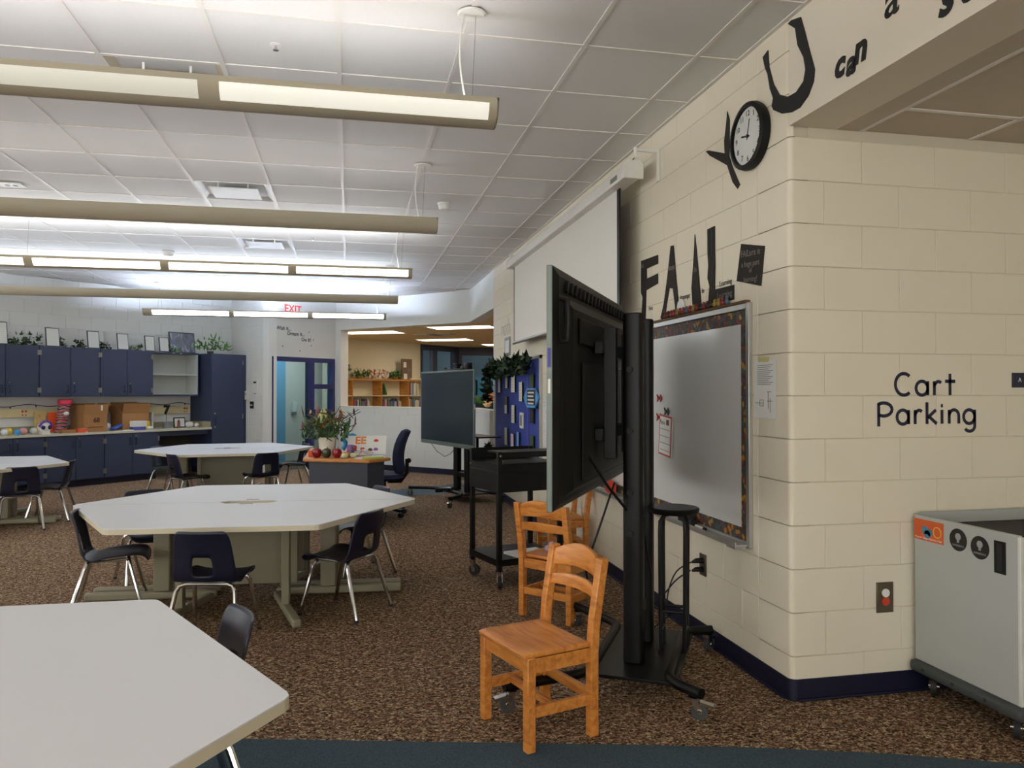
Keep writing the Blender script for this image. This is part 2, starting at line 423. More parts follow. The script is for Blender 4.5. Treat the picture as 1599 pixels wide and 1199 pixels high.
wall_left = struct(MB().bx(-8.4, -8.2, -4.6, 9.7, 0, 0.85).bx(-8.4, -8.2, -4.6, 9.7, 2.8, ZC + 0.1).build('wall_left', PAINT_COOL, smooth=False))
for k in range(6):       # assumed windows on the unseen left side, added to light the room
    wn = sempty('window_%d' % (k + 9), (-8.3, -4.6 + k * 2.383, 0.85), 0)
    MB().bx(-0.08, 0.08, 0, 0.06, 0, 1.95).bx(-0.08, 0.08, 2.323, 2.383, 0, 1.95).bx(-0.05, 0.05, 1.16, 1.21, 0, 1.95).bx(-0.08, 0.08, 0.06, 2.323, 0, 0.05).bx(-0.08, 0.08, 0.06, 2.323, 1.9, 1.95).build('window_frame', FRAME_N, wn, smooth=False)
    for a, b in ((0.06, 1.16), (1.21, 2.323)): MB().bx(-0.003, 0.003, a, b, 0.05, 1.9).build('pane', GLW, wn, smooth=False)

# ---- cabinet wall (+45)
U0, U1 = 0.8, 9.34
wall_cabinet = struct(MB().bx(U0, U1 + 0.35, 0.005, 0.2, 0, ZC + 0.02).build('wall_cabinet', PAINT_COOL, None, P45(0, D_WALL), A45, smooth=False))
block_wall(wall_cabinet, 3.9, U1 + 0.1, 10 * BH, ZC, 0.0, PAINT_COOL)
# thermostat wall
pa = Vector((-1.385, 14.215)); pb = Vector((-1.868, 14.98)); dv = (pa - pb); Lw = dv.length; aw = math.atan2(dv.y, dv.x)
pb2 = pb - dv.normalized() * 1.3
wall_thermostat = struct(MB().bx(0, Lw + 1.3, 0.005, 0.15, 0, ZC + 0.02).build('wall_thermostat', PAINT_COOL, None, (pb2.x, pb2.y, 0), aw, smooth=False))
block_wall(wall_thermostat, 1.3 - 0.2, Lw + 1.3, 0, ZC, 0.0, PAINT_COOL)
# door wall (+45)
UD0, UD1 = 9.07, 10.68
wd_m = MB().bx(UD0, UD1, 0, 0.15, 2.08, ZC + 0.02)
wall_door = struct(wd_m.build('wall_door', PAINT_COOL, None, P45(0, D_DOOR), A45, smooth=False))
door = sempty('door_1', P45(0, D_DOOR), A45)
fr = MB().bx(9.13, 9.18, -0.02, 0.13, 0, 2.08).bx(10.58, 10.64, -0.02, 0.13, 0, 2.08).bx(9.13, 10.64, -0.02, 0.13, 2.0, 2.08).bx(10.02, 10.12, -0.02, 0.13, 0, 2.0)
for z in (0.1, 0.55, 1.02, 1.5): fr.bx(10.12, 10.58, -0.02, 0.13, z, z + 0.09)
fr.build('door_frame', FRAME_N, door, smooth=False, bevel=0.004)
MB().bx(9.07, 9.13, 0, 0.15, 0, 2.08).bx(10.64, UD1, 0, 0.15, 0, 2.08).build('jamb_wall', PAINT_COOL, door, smooth=False)
GL = glass('clear_glass')
MB().bx(9.18, 10.02, 0.05, 0.056, 0.02, 2.0).build('door_glass', GL, door, smooth=False)
for z0, z1 in ((0.19, 0.55), (0.64, 1.02), (1.11, 1.5), (1.59, 2.0)): MB().bx(10.12, 10.58, 0.05, 0.056, z0, z1).build('pane', GL, door, smooth=False)
MB().tube([(9.96, -0.02, 0.95), (9.96, -0.07, 0.95), (9.86, -0.07, 0.95), (9.86, -0.07, 1.28), (9.96, -0.07, 1.28), (9.96, -0.02, 1.28)], 0.011, 8).build('door_handle', BLACK, door)
# corridor behind the door
COR = M('corridor_wall', (226, 220, 206), 0.7); CORB = M('corridor_blue', (130, 180, 208), 0.7)
hall = struct(MB().bx(9.78, 13.5, 1.7, 1.8, 0, 2.8).build('wall_corridor', COR, None, P45(0, D_DOOR), A45, smooth=False))
MB().bx(9.8, 10.87, 1.66, 1.699, 0, 2.6).build('blue_panel', CORB, hall, smooth=False)
struct(MB().prism([(9.3, 0.1), (10.7, 0.1), (11.9, 1.7), (9.78, 1.7)], 2.75, 2.85).build('ceiling_corridor', TILE, None, P45(0, D_DOOR), A45, smooth=False))
sd = thing('soap_dispenser', 'white wall dispenser seen through the glass door', 'dispenser', P45(11.1, D_DOOR + 1.698, 0.96), A45)
MB().bx(-0.06, 0.06, -0.07, 0, 0.06, 0.28).build('cover', WHITEP, sd, bevel=0.015)
MB().bx(-0.05, 0.05, -0.06, 0, 0, 0.06).build('nozzle', GREYP, sd, bevel=0.01)
# baseboards
def base(name, frame_loc, rz, x0, x1):
    return struct(MB().bx(x0, x1, -0.008, 0, 0, 0.1).bx(x0, x1, -0.022, -0.008, 0, 0.012).build(name, NAVYB, None, frame_loc, rz, bevel=0.003))
base('baseboard_right', (XW, YC, 0), -PI / 2, -(YE - YC), -0.026)
bp_ = [(XW + 0.026 - (0.026 + e) * math.cos(a), YC + 0.026 - (0.026 + e) * math.sin(a)) for e in (0.0, 0.009) for a in [PI / 2 * q / 6 for q in range(7)]]
struct(MB().prism(bp_[7:] + bp_[:7][::-1], 0, 0.1).build('baseboard_corner', NAVYB))
base('baseboard_alcove', (XW, YC, 0), 0, 0.026, 2.58)
base('baseboard_low', PM45(0, S_LOW), M45, -11.0, -7.83)
base('baseboard_thermostat', (pb2.x, pb2.y, 0), aw, 1.3, Lw + 1.3)
base('baseboard_cart', (XW + 0.0, YE, 0), 0, 0.0, 0.2)

# ---- low wall with the library opening (-45)
EL0, EL1 = -11.03, -7.82
ZL, ZH = 1.165, 2.64
wall_low = struct(MB().bx(EL0, EL1 - 0.02, 0.005, 0.2, 0, ZL).build('wall_low', PAINT_COOL, None, PM45(0, S_LOW), M45, smooth=False))
block_wall(wall_low, EL0, EL1, 0, ZL - 0.02, 0.0, PAINT_COOL)
MB().bx(EL0, EL1 + 0.06, -0.01, 0.21, ZL - 0.02, ZL + 0.005).build('ledge', M('ledge_white', (226, 222, 212), 0.5), wall_low, bevel=0.004)
wall_header = struct(MB().bx(EL0, EL1 + 0.06, 0, 0.2, ZH, ZC + 0.02).bx(EL0, -10.9, 0, 0.2, ZL, ZH).build('wall_header', PAINT_COOL, None, PM45(0, S_LOW), M45, smooth=False))
# continuation in the plane of the right wall
wall_low_side = struct(MB().bx(XW, XW + 0.2, 11.13, 13.08, 0, ZL + 0.005).build('wall_low_side', PAINT_COOL, smooth=False))
wall_header_side = struct(MB().bx(XW, XW + 0.2, YE, 13.1, ZH, ZC + 0.02).build('wall_header_side', PAINT_COOL, smooth=False))

# ---- library beyond
LIBW = M('library_wall', (236, 226, 200), 0.7, var=0.02)
LIBC = M('library_ceiling', (228, 206, 164), 0.9, var=0.05, bump=0.3)
struct(MB().prism([PM45(-11.3, S_LOW + 0.2)[:2], (XW + 0.2, 12.9), (XW + 0.2, YE - 0.3), (9, YE - 0.3), (9, 24), (-1, 24), P45(11.0, 12.6)[:2]], ZH, ZH + 0.1).build('ceiling_library', LIBC, smooth=False))
D_LIB = 12.45
struct(MB().prism([(10.66, 0.02), (10.74, 0.02), (11.92, 1.45), (11.8, 1.45)], 0, ZC).build('wall_divider', LIBW, None, P45(0, D_DOOR), A45, smooth=False))
struct(MB().bx(11.8, 14.93, 0, 0.15, 0, ZH + 0.05).build('wall_library', LIBW, None, P45(0, D_LIB), A45, smooth=False))
struct(MB().bx(XW + 0.2, 7, YE - 0.4, YE - 0.2, 0, ZH).build('wall_library_side', LIBW, smooth=False))
struct(MB().bx(7, 7.2, YE - 0.3, 22, 0, ZH).build('wall_library_end', LIBW, smooth=False))
# windows: +45 part then along X
win = sempty('window_1', P45(0, D_LIB), A45)
wf = MB().bx(14.93, 16.5, -0.03, 0.08, 2.5, ZH).bx(14.93, 15.0, -0.03, 0.08, 0.9, 2.5).bx(15.38, 15.56, -0.03, 0.08, 0.9, 2.5).bx(16.25, 16.5, -0.03, 0.08, 0.9, 2.5).bx(14.93, 16.5, -0.03, 0.08, 0.8, 0.9)
wf.build('window_frame', M('navy_window_frame', (36, 40, 66), 0.5), win, smooth=False)
for a, b in ((15.0, 15.38), (15.56, 16.25)): MB().bx(a, b, 0.02, 0.026, 0.9, 2.5).build('pane', GL, win, smooth=False)
MB().bx(14.93, 16.5, 0, 0.12, 0, 0.8).build('sill_wall', LIBW, win, smooth=False)
wx, wy, _ = P45(16.5, D_LIB)
win2 = sempty('window_2', (wx, wy, 0), 0)
MB().bx(0, 3.5, -0.03, 0.08, 2.42, ZH).bx(-0.05, 0.1, -0.03, 0.08, 0.8, 2.42).bx(1.5, 1.6, -0.03, 0.08, 0.8, 2.42).bx(0, 3.5, -0.03, 0.08, 0.8, 0.9).build('window_frame', _M['navy_window_frame'], win2, smooth=False)
for a, b in ((0.1, 1.5), (1.6, 3.5)): MB().bx(a, b, 0.02, 0.026, 0.9, 2.42).build('pane', GL, win2, smooth=False)
MB().bx(0, 3.5, 0, 0.12, 0, 0.8).build('sill_wall', LIBW, win2, smooth=False)
# room with a painted mural behind the windows
MUR = RAMP('mural_sky', [(0.0, (96, 150, 60)), (0.18, (150, 176, 60)), (0.3, (90, 170, 210)), (0.55, (110, 184, 220)), (0.62, (128, 150, 176)), (1.0, (128, 150, 176))], 'noise', 3, 0.8, 2, 0, None, False)
def mural():
    m, t, b = nt_new('mural_paint'); N = t.nodes; L = t.links
    tc = N.new('ShaderNodeTexCoord'); sp = N.new('ShaderNodeSeparateXYZ'); L.new(tc.outputs['Object'], sp.inputs[0])
    nz = N.new('ShaderNodeTexNoise'); nz.inputs['Scale'].default_value = 2.2; L.new(tc.outputs['Object'], nz.inputs['Vector'])
    ad = N.new('ShaderNodeMath'); ad.operation = 'MULTIPLY_ADD'; ad.inputs[1].default_value = 0.35; L.new(nz.outputs['Fac'], ad.inputs[0]); L.new(sp.outputs['Z'], ad.inputs[2])
    r = N.new('ShaderNodeValToRGB'); e = r.color_ramp.elements
    mr = N.new('ShaderNodeMath'); mr.operation = 'DIVIDE'; mr.inputs[1].default_value = 3.0; L.new(ad.outputs[0], mr.inputs[0]); L.new(mr.outputs[0], r.inputs[0])
    st = [(0.0, (60, 60, 70)), (0.42, (60, 64, 74)), (0.44, (96, 150, 56)), (0.5, (150, 180, 70)), (0.53, (96, 176, 214)), (0.66, (118, 192, 226)), (0.7, (136, 158, 186)), (1.0, (140, 160, 188))]
    while len(e) < len(st): e.new(0.5)
    for k, (p, c) in enumerate(st): e[k].position = p; e[k].color = rgb(*c)
    L.new(r.outputs[0], b.inputs['Base Color']); b.inputs['Roughness'].default_value = 0.7
    return m
MURM = mural()
struct(MB().prism([P45(14.0, D_LIB + 1.5)[:2], P45(18.2, D_LIB + 1.5)[:2], (9, 24), (9, 24.3), P45(18.0, D_LIB + 1.9)[:2], P45(14.0, D_LIB + 1.9)[:2]], 0, 2.9).build('wall_mural', MURM, smooth=False))
struct(MB().prism([P45(13.5, D_LIB + 0.15)[:2], P45(16.4, D_LIB + 0.15)[:2], (9, wy + 0.15), (9, 24.3), P45(13.5, D_LIB + 4.5)[:2]], 2.75, 2.85).build('ceiling_mural_room', TILE, smooth=False))
# ================================================================== PENDANT LIGHTS
HOUS = M('light_housing', (182, 172, 150), 0.5, var=0.02)
def pendant(y, x0, x1, up_col, up_s, lens_cols, lens_s, label, seg=1.235, mounts=(), far=False):
    t = thing('pendant_light', label, 'pendant light', (x1, y, 2.66), 0, 'linear pendant lights under the tiled ceiling')
    L = x1 - x0; W, H = 0.105, 0.105
    prof = [(-W, H)] + [(-W * math.cos(a), H * 0.86 - H * 0.86 * math.sin(a)) for a in [PI * k / 12 for k in range(13)]] + [(W, H)]
    inner = [(W - 0.008, H), (W - 0.03, H - 0.06), (-W + 0.03, H - 0.06), (-W + 0.008, H)]
    poly = prof + inner
    h = MB(); n = len(poly)
    h.add([(0, a, b) for a, b in poly] + [(-L, a, b) for a, b in poly], [(i, (i + 1) % n, n + (i + 1) % n, n + i) for i in range(n)])
    h.build('housing', HOUS, t)
    for xx in (-0.004, -L + 0.004):
        MB().prism([(a * 1.0, b) for a, b in prof], xx - 0.004, xx + 0.004, 0, lambda a, b, z: (z, a, b)).build('end_cap', HOUS, t)
    em = EM('up_light_%d' % int(y * 10), up_col, up_s) if up_s else M('lamp_off', (216, 214, 206), 0.5)
    MB().bx(-L + 0.02, -0.02, -0.006, 0.006, H - 0.026, H - 0.003).build('lamp_strip', em, t, smooth=False)
    k = 0; x = -0.045
    while x - 1.16 > -L and lens_cols:
        a0, a1 = 0.12, 0.95
        lens = MB(); R = 0.86 * H
        lens.grid(lambda u, v: (x - u * 1.15, (1 if far else -1) * (W + 0.0015) * math.cos(a0 + (a1 - a0) * v), R - (R + 0.0015) * math.sin(a0 + (a1 - a0) * v)), 1, 6)
        col = lens_cols[min(k, len(lens_cols) - 1)]; s_ = lens_s[min(k, len(lens_s) - 1)]
        lens.build('lens', EM('lens_%d_%d' % (int(y * 10), min(k, len(lens_cols) - 1)), col, s_), t)
        x -= seg; k += 1
    for q, mx in enumerate(mounts):
        d = ZC - 2.66
        MB().cyl((mx, 0, H - 0.03), (mx + 0.02, 0.0, d - 0.01), 0.0016, None, 6).build('suspension_cable', STEEL, t)
        MB().lathe([(0.001, 0.0), (0.06, 0.0), (0.066, 0.008), (0.06, 0.012), (0.001, 0.012)], 20, (mx + 0.0, 0, d - 0.014)).build('canopy', WHITEP, t)
        if q == 0:
            pts = [(mx - 0.035 + 0.02 * math.sin(k_ / 8 * PI * 1.2) * -1, 0, d - 0.012 - (d - 0.012 - H + 0.02) * k_ / 8) for k_ in range(9)]
            MB().tube(pts, 0.0045, 6).build('power_cord', WHITEP, t)
    return t
DOWN = 12.0
WARM, NEUT, COOL = (255, 246, 238), (238, 243, 255), (208, 226, 255)
XE = 0.66
OFFL = M('lens_off', (186, 176, 154), 0.45)
pendant(3.5, -6.6, XE, NEUT, UP_STRENGTH * 0.5, [(240, 234, 220), (205, 198, 178)], [0.62, 0.42], 'nearest ceiling pendant, dull tan lens panels facing the viewer', mounts=(-0.11, -5.0))
pendant(5.93, -6.6, XE, NEUT, UP_STRENGTH * 0.14, [], [], 'second pendant from the front, plain dull tan housing', mounts=(-0.11, -5.0))  # weak up-light added here to lift the ceiling level
pendant(8.36, -6.6, XE, (236, 243, 255), UP_STRENGTH * 0.85, [(255, 246, 226)], [6.0], 'third pendant from the front, glowing warm white lens panels', mounts=(-0.11, -3.75, -5.6))
pendant(10.79, -6.2, XE, (220, 234, 255), UP_STRENGTH * 0.7, [], [], 'fourth pendant from the front, plain dull housing above the far tables', mounts=(-0.11, -6.0))  # up-light added to this unlit fixture to brighten the far end
pendant(13.22, -3.2, XE - 0.05, COOL, UP_STRENGTH * 3.4, [(236, 244, 255)], [22.0], 'farthest and shortest pendant, bright cool lens panels before the EXIT sign', mounts=(-0.11, -3.6))
pendant(1.07, -6.6, XE, WARM, UP_STRENGTH * 0.22, [], [], 'pendant light above the viewer', mounts=(-0.11, -2.5, -5.0))  # unseen fixture, given weak up-light as fill for the ceiling
pendant(-1.36, -6.6, XE, WARM, UP_STRENGTH, [(255, 246, 236)], [DOWN], 'pendant light behind the viewer', mounts=(-0.11, -2.5, -5.0), far=True)  # unseen fixture; its lens is turned to the scene as added fill

# ================================================================== CEILING FITTINGS
DIFM = M('diffuser_tan', (196, 184, 156), 0.5); DIFW = M('diffuser_white', (228, 228, 226), 0.5)
dl = ['square ceiling air diffuser nearest the viewer, tan plate with dark gap', 'white square ceiling diffuser before the second pendant', 'white square ceiling diffuser before the third pendant', 'white square ceiling diffuser before the fourth pendant']
for k, (cx, cy) in enumerate(diff_xy):
    t = thing('ceiling_diffuser', dl[k], 'air vent', (cx, cy, ZC), 0, 'square ceiling diffusers')
    mat = DIFM if k == 0 else DIFW
    f = MB()
    for a in range(4):
        rz = a * PI / 2; c_, s_ = math.cos(rz), math.sin(rz)
        R = lambda x, y: (c_ * x - s_ * y, s_ * x + c_ * y)
        f.add([R(-0.295, -0.295) + (0.0,), R(0.295, -0.295) + (0.0,), R(0.225, -0.225) + (0.05,), R(-0.225, -0.225) + (0.05,)], [(0, 1, 2, 3)])
    f.build('frame', mat, t, smooth=False)
    MB().bx(-0.225, 0.225, -0.225, 0.225, 0.05, 0.06).build('throat', mat, t, smooth=False)
    MB().lathe([(0.001, 0.046), (0.15, 0.046), (0.15, 0.05), (0.001, 0.05)], 28, (0, -0.06, 0)).build('duct_shade_disc', BLACK, t)  # black disc paints the dark inside of the duct
    MB().bx(-0.2, 0.2, -0.175, 0.2, -0.012, -0.006).build('plate', mat, t, bevel=0.002)
    for x in (-0.12, 0.12): MB().bx(x - 0.006, x + 0.006, -0.175, -0.165, -0.006, 0.05).build('bracket', WHITEP, t, smooth=False)
LENSW = M('prismatic_lens', (238, 234, 214), 0.4)
for k, cx in enumerate((GX0 - 4.5 * G, GX0 - 3.5 * G)):
    t = thing('recessed_panel', ['left recessed ceiling panel before the EXIT sign', 'right recessed ceiling panel before the EXIT sign'][k], 'ceiling light', (cx, GY0 + 31.3 * G, ZC - 0.012), 0, 'pair of recessed ceiling panels')
    MB().bx(-0.29, 0.29, -0.28, 0.28, 0, 0.012).build('lens', LENSW, t, smooth=False)
    f = MB().bx(-0.3, 0.3, -0.3, -0.28, -0.004, 0.012).bx(-0.3, 0.3, 0.28, 0.3, -0.004, 0.012).bx(-0.3, -0.285, -0.28, 0.28, -0.004, 0.012).bx(0.285, 0.3, -0.28, 0.28, -0.004, 0.012)
    f.build('frame', DIFW, t, smooth=False)
def puck(x, y, label, r=0.055, name='smoke_detector', cat='detector'):
    t = thing(name, label, cat, (x, y, ZC), 0, 'ceiling detectors')
    MB().lathe([(0.001, 0), (r, 0), (r, -0.018), (r * 0.94, -0.022), (0.001, -0.022)], 20).build('base', WHITEP, t)
    MB().lathe([(r * 0.86, -0.02), (r * 0.84, -0.045), (r * 0.6, -0.062), (0.001, -0.066)], 20).build('dome', WHITEP, t)
puck(0.858, 7.1, 'round white detector on the ceiling right of the second pendant', 0.06)
puck(-2.2, 10.25, 'small white detector on the ceiling above the third pendant', 0.07)
for x, y, lb in ((-0.364, 4.03, 'sprinkler head in the tile above the nearest pendant'), (-3.8, 12.75, 'tiny sprinkler head in the ceiling near the cabinet wall'), (-0.4, 9.0, 'tiny sprinkler head in the ceiling beyond the second pendant')):
    t = thing('sprinkler_head', lb, 'sprinkler', (x, y, ZC), 0, 'sprinkler heads')
    MB().lathe([(0.001, 0), (0.03, 0), (0.03, -0.004), (0.018, -0.006), (0.001, -0.006)], 16).build('escutcheon', WHITEP, t)
    MB().cyl((0, 0, -0.004), (0, 0, -0.026), 0.007).cyl((0, 0, -0.026), (0, 0, -0.029), 0.014).build('sprinkler_body', CHROME, t)
t = thing('ceiling_sensor', 'flat white rectangular sensor plate on the ceiling at left', 'sensor', (-2.78, 7.2, ZC), 0)
MB().bx(-0.09, 0.09, -0.07, 0.07, -0.012, 0).build('plate', WHITEP, t, bevel=0.004)
for x in (-0.03, 0.03): MB().bx(x - 0.015, x + 0.015, -0.02, 0.02, -0.015, -0.012).build('slot', GREYP, t, smooth=False)
# EXIT sign
t = thing('exit_sign', 'white EXIT sign with red letters above the glass door', 'sign', P45(9.57, D_DOOR - 0.05, 2.845), A45)
MB().bx(-0.16, 0.16, 0, 0.045, 0, 0.2).build('sign_box', WHITEP, t, bevel=0.006)
text('EXIT', 0.19, EM('exit_red', (230, 70, 60), 0.5, (200, 40, 40)), t, (0, -0.002, 0.1), bold=0.003)
# 'Wish it... Dream it... Do it!' wall words
WTX = M('charcoal_vinyl', (62, 64, 74), 0.7)
t = thing('wall_quote', 'dark lettering Wish it Dream it Do it above the glass door', 'wall lettering', P45(9.6, D_DOOR, 2.5), A45)
for s_, u, z in (('Wish it...', -0.2, 0.09), ('Dream it...', 0.09, 0.005), ('Do it!', 0.33, -0.09)):
    o = text(s_, 0.095, WTX, t, (u, -0.002, z), bold=0.002); 
for u, z in ((-0.38, -0.1), (-0.22, -0.23), (0.18, -0.3), (0.45, -0.19), (0.5, -0.08), (0.4, 0.06)):
    MB().prism([(0.018 * (1 if k % 2 == 0 else 0.45) * math.cos(k * PI / 5), 0.018 * (1 if k % 2 == 0 else 0.45) * math.sin(k * PI / 5)) for k in range(10)], 0, 0.001, 0, lambda a, b, z_: (u + a, -0.002 - z_, z + b)).build('star', WTX, t, smooth=False)

# ================================================================== CABINETS (frame +45)
DU = 17.2 / S2 - D_WALL    # front of uppers relative to wall
DB = 16.85 / S2 - D_WALL   # front of bases
ZU0, ZU1 = 1.37, 2.13
def cloc(u, z=0.0, dd=0.0): return P45(u, D_WALL + dd, z)
def hinge(p, x, y, z, parent): MB().bx(x - 0.02, x + 0.02, y - 0.006, y, z - 0.035, z + 0.035).build('hinge', STEEL, parent, smooth=False)
def cab_door(parent, x0, x1, z0, z1, y, hinge_side, handle_z, lock=True):
    d = MB().bx(x0 + 0.003, x1 - 0.003, y - 0.02, y, z0 + 0.003, z1 - 0.003).build('door', CABB, parent, bevel=0.003)
    hx = x0 + 0.008 if hinge_side < 0 else x1 - 0.008
    for z in (z0 + 0.1, z1 - 0.1): MB().bx(hx - 0.016, hx + 0.016, y - 0.025, y - 0.02, z - 0.038, z + 0.038).build('hinge', STEEL, d, smooth=False)
    px = x1 - 0.05 if hinge_side < 0 else x0 + 0.05
    MB().tube([(px, y - 0.02, handle_z - 0.05), (px, y - 0.05, handle_z - 0.045), (px, y - 0.055, handle_z), (px, y - 0.05, handle_z + 0.045), (px, y - 0.02, handle_z + 0.05)], 0.007, 8).build('handle', NAVYB, d)
    if lock: MB().cyl((px, y - 0.02, handle_z + 0.09), (px, y - 0.026, handle_z + 0.09), 0.012, None, 12).build('lock', CHROME, d)
    return d
ulab = ['blue wall cabinet at the left end of the upper row', 'blue wall cabinet under the second framed certificate', 'blue wall cabinet next to the open shelf unit']
UB = [4.86, 5.773, 6.684, 7.574, 8.463]
for k in range(3):
    w = UB[k + 1] - UB[k]
    t = thing('wall_cabinet_unit', ulab[k], 'cabinet', cloc(UB[k], ZU0), A45, 'blue wall cabinets')
    h = ZU1 - ZU0
    MB().bx(0, w, DU + 0.002, -0.001, 0, h).build('body', CABB, t, smooth=False)
    cab_door(t, 0.004, w / 2, 0, h, DU, -1, 0.12, False); cab_door(t, w / 2, w - 0.004, 0, h, DU, 1, 0.12, True)
t = thing('open_shelf_unit', 'open grey-lined wall cabinet without doors beside the tall cabinet', 'cabinet', cloc(UB[3], ZU0), A45)
w = UB[4] - UB[3]; h = ZU1 - ZU0
MB().bx(0, 0.02, DU, 0, 0, h).bx(w - 0.02, w, DU, 0, 0, h).bx(0, w, DU, 0, 0, 0.03).bx(0, w, DU, 0, h - 0.03, h).build('carcass', CABB, t, smooth=False)
MB().bx(0.02, w - 0.02, -0.02, -0.002, 0.03, h - 0.03).bx(0.02, 0.026, DU + 0.004, -0.02, 0.03, h - 0.03).bx(w - 0.026, w - 0.02, DU + 0.004, -0.02, 0.03, h - 0.03).bx(0.02, w - 0.02, DU + 0.004, -0.02, 0.03, 0.034).build('lining', CABI, t, smooth=False)
MB().bx(0.026, w - 0.026, DU + 0.01, -0.02, 0.36, 0.38).build('shelf', CABI, t, smooth=False)
for z in (0.1, h - 0.1): MB().bx(0.0, 0.014, DU - 0.004, DU, z - 0.04, z + 0.04).build('hinge', STEEL, t, smooth=False)
MB().bx(w * 0.42, w * 0.47, DU - 0.003, DU, h - 0.028, h - 0.008).bx(w * 0.58, w * 0.63, DU - 0.003, DU, h - 0.028, h - 0.008).build('catch', STEEL, t, smooth=False)
# tall cabinet
UT0, UT1 = 8.54, 9.27
t = thing('tall_cabinet', 'tall blue storage cabinet in the corner by the wall phone', 'cabinet', cloc(UT0), A45)
w = UT1 - UT0
MB().bx(0, w, DB + 0.002, -0.001, 0.1, 2.125).build('body', CABB, t, smooth=False)
MB().bx(0.02, w - 0.02, DB + 0.07, -0.002, 0, 0.1).build('plinth', NAVYB, t, smooth=False)
d = MB().bx(0.003, w - 0.07, DB - 0.02, DB, 0.11, 2.12).build('door', CABB, t, bevel=0.003)
MB().bx(w - 0.068, w - 0.003, DB - 0.018, DB, 0.1, 2.12).build('filler_strip', CABB, t, bevel=0.002)
for z in (0.4, 1.0, 1.98): MB().bx(w - 0.085, w - 0.07, DB - 0.026, DB - 0.02, z - 0.04, z + 0.04).build('hinge', STEEL, d, smooth=False)
MB().tube([(0.06, DB - 0.02, 0.86), (0.06, DB - 0.055, 0.87), (0.06, DB - 0.055, 1.0), (0.06, DB - 0.02, 1.01)], 0.008, 8).build('handle', NAVYB, d)
for z in (0.82, 1.06): MB().cyl((0.06, DB - 0.02, z), (0.06, DB - 0.03, z), 0.016, None, 12).build('lock', CHROME, d)
# base cabinets and worktop
BB = [4.88, 5.743, 6.627, 7.541]; ZT = 0.82
blab = ['blue base cabinet at the left end under the worktop', 'blue base cabinet under the small balls and skull', 'blue base cabinet under the cardboard boxes']
for k in range(3):
    w = BB[k + 1] - BB[k]
    t = thing('base_cabinet', blab[k], 'cabinet', cloc(BB[k]), A45, 'blue base cabinets')
    MB().bx(0, w, DB + 0.002, -0.001, 0.1, ZT - 0.035).build('body', CABB, t, smooth=False)
    MB().bx(0, w, DB + 0.07, -0.002, 0, 0.1).build('plinth', NAVYB, t, smooth=False)
    cab_door(t, 0.004, w / 2, 0.11, ZT - 0.045, DB, -1, ZT - 0.17, False); cab_door(t, w / 2, w - 0.004, 0.11, ZT - 0.045, DB, 1, ZT - 0.17, True)
t = thing('knee_space_panels', 'dark open knee space under the right end of the worktop', 'cabinet', cloc(BB[3]), A45)
MB().bx(0, 1.0, -0.02, -0.001, 0.0, ZT - 0.036).build('back_panel', M('knee_panel_grey', (70, 68, 58), 0.7), t, smooth=False)  # back panel in one even dark grey
MB().bx(0.02, 0.98, DB + 0.05, DB + 0.07, ZT - 0.12, ZT - 0.036).build('apron', CABB, t, smooth=False)
ct = MB().bx(BB[0], UT0 - 0.003, DB - 0.03, 0, ZT - 0.035, ZT)
o = ct.build('worktop', M('speckled_worktop', (196, 190, 172), 0.45, var=0.1, scale=120), None, cloc(0), A45, bevel=0.004); tag(o, 'long pale grey worktop running over the blue base cabinets', 'worktop')
o = MB().bx(BB[0], UT0 - 0.02, -0.03, -0.002, 0, 0.1).bx(UT0 - 0.022, UT0 - 0.004, DB, -0.002, 0, 0.1).build('backsplash', M('speckled_splash', (150, 142, 112), 0.5, var=0.12, scale=90), None, cloc(0, ZT), A45, bevel=0.002); tag(o, 'low speckled backsplash along the worktop', 'backsplash')
# cream electrical raceway on the wall above the worktop with red outlets
t = thing('wall_raceway', 'cream raceway strip with outlets above the worktop', 'raceway', cloc(0, 1.12), A45)
CRM = M('cream_metal', (224, 208, 160), 0.5)
MB().bx(BB[0], 6.3, -0.04, -0.001, -0.06, 0.07).build('channel', CRM, t, bevel=0.004)
MB().bx(7.55, 8.5, -0.04, -0.001, -0.06, 0.07).build('channel', CRM, t, bevel=0.004)
REDO = M('red_outlet', (190, 50, 30), 0.5)
for u in (5.72, 8.42):
    for a in (-0.024, 0.024):
        for z, r in ((0.03, 0.016), (-0.025, 0.01)): MB().cyl((u + a, -0.04, z), (u + a, -0.046, z), r, None, 10).build('outlet', REDO, t)
# string lights wire on the wall
pts = [(5.0 + k * 0.09, -0.012, 1.235 + 0.018 * math.sin(k * 0.9)) for k in range(40)]
m = MB().tube(pts, 0.006, 5)
o = m.build('string_light_wire', M('dark_wire', (40, 34, 28), 0.7), None, cloc(0), A45); tag(o, 'dark wire of string lights along the wall above the worktop', 'string lights')
for k in range(2, 40, 4): MB().cyl((5.0 + k * 0.09, -0.012, 1.235 + 0.018 * math.sin(k * 0.9) - 0.005), (5.0 + k * 0.09, -0.012, 1.2 + 0.018 * math.sin(k * 0.9)), 0.009, 0.006, 8).build('bulb', RUBBER, o)

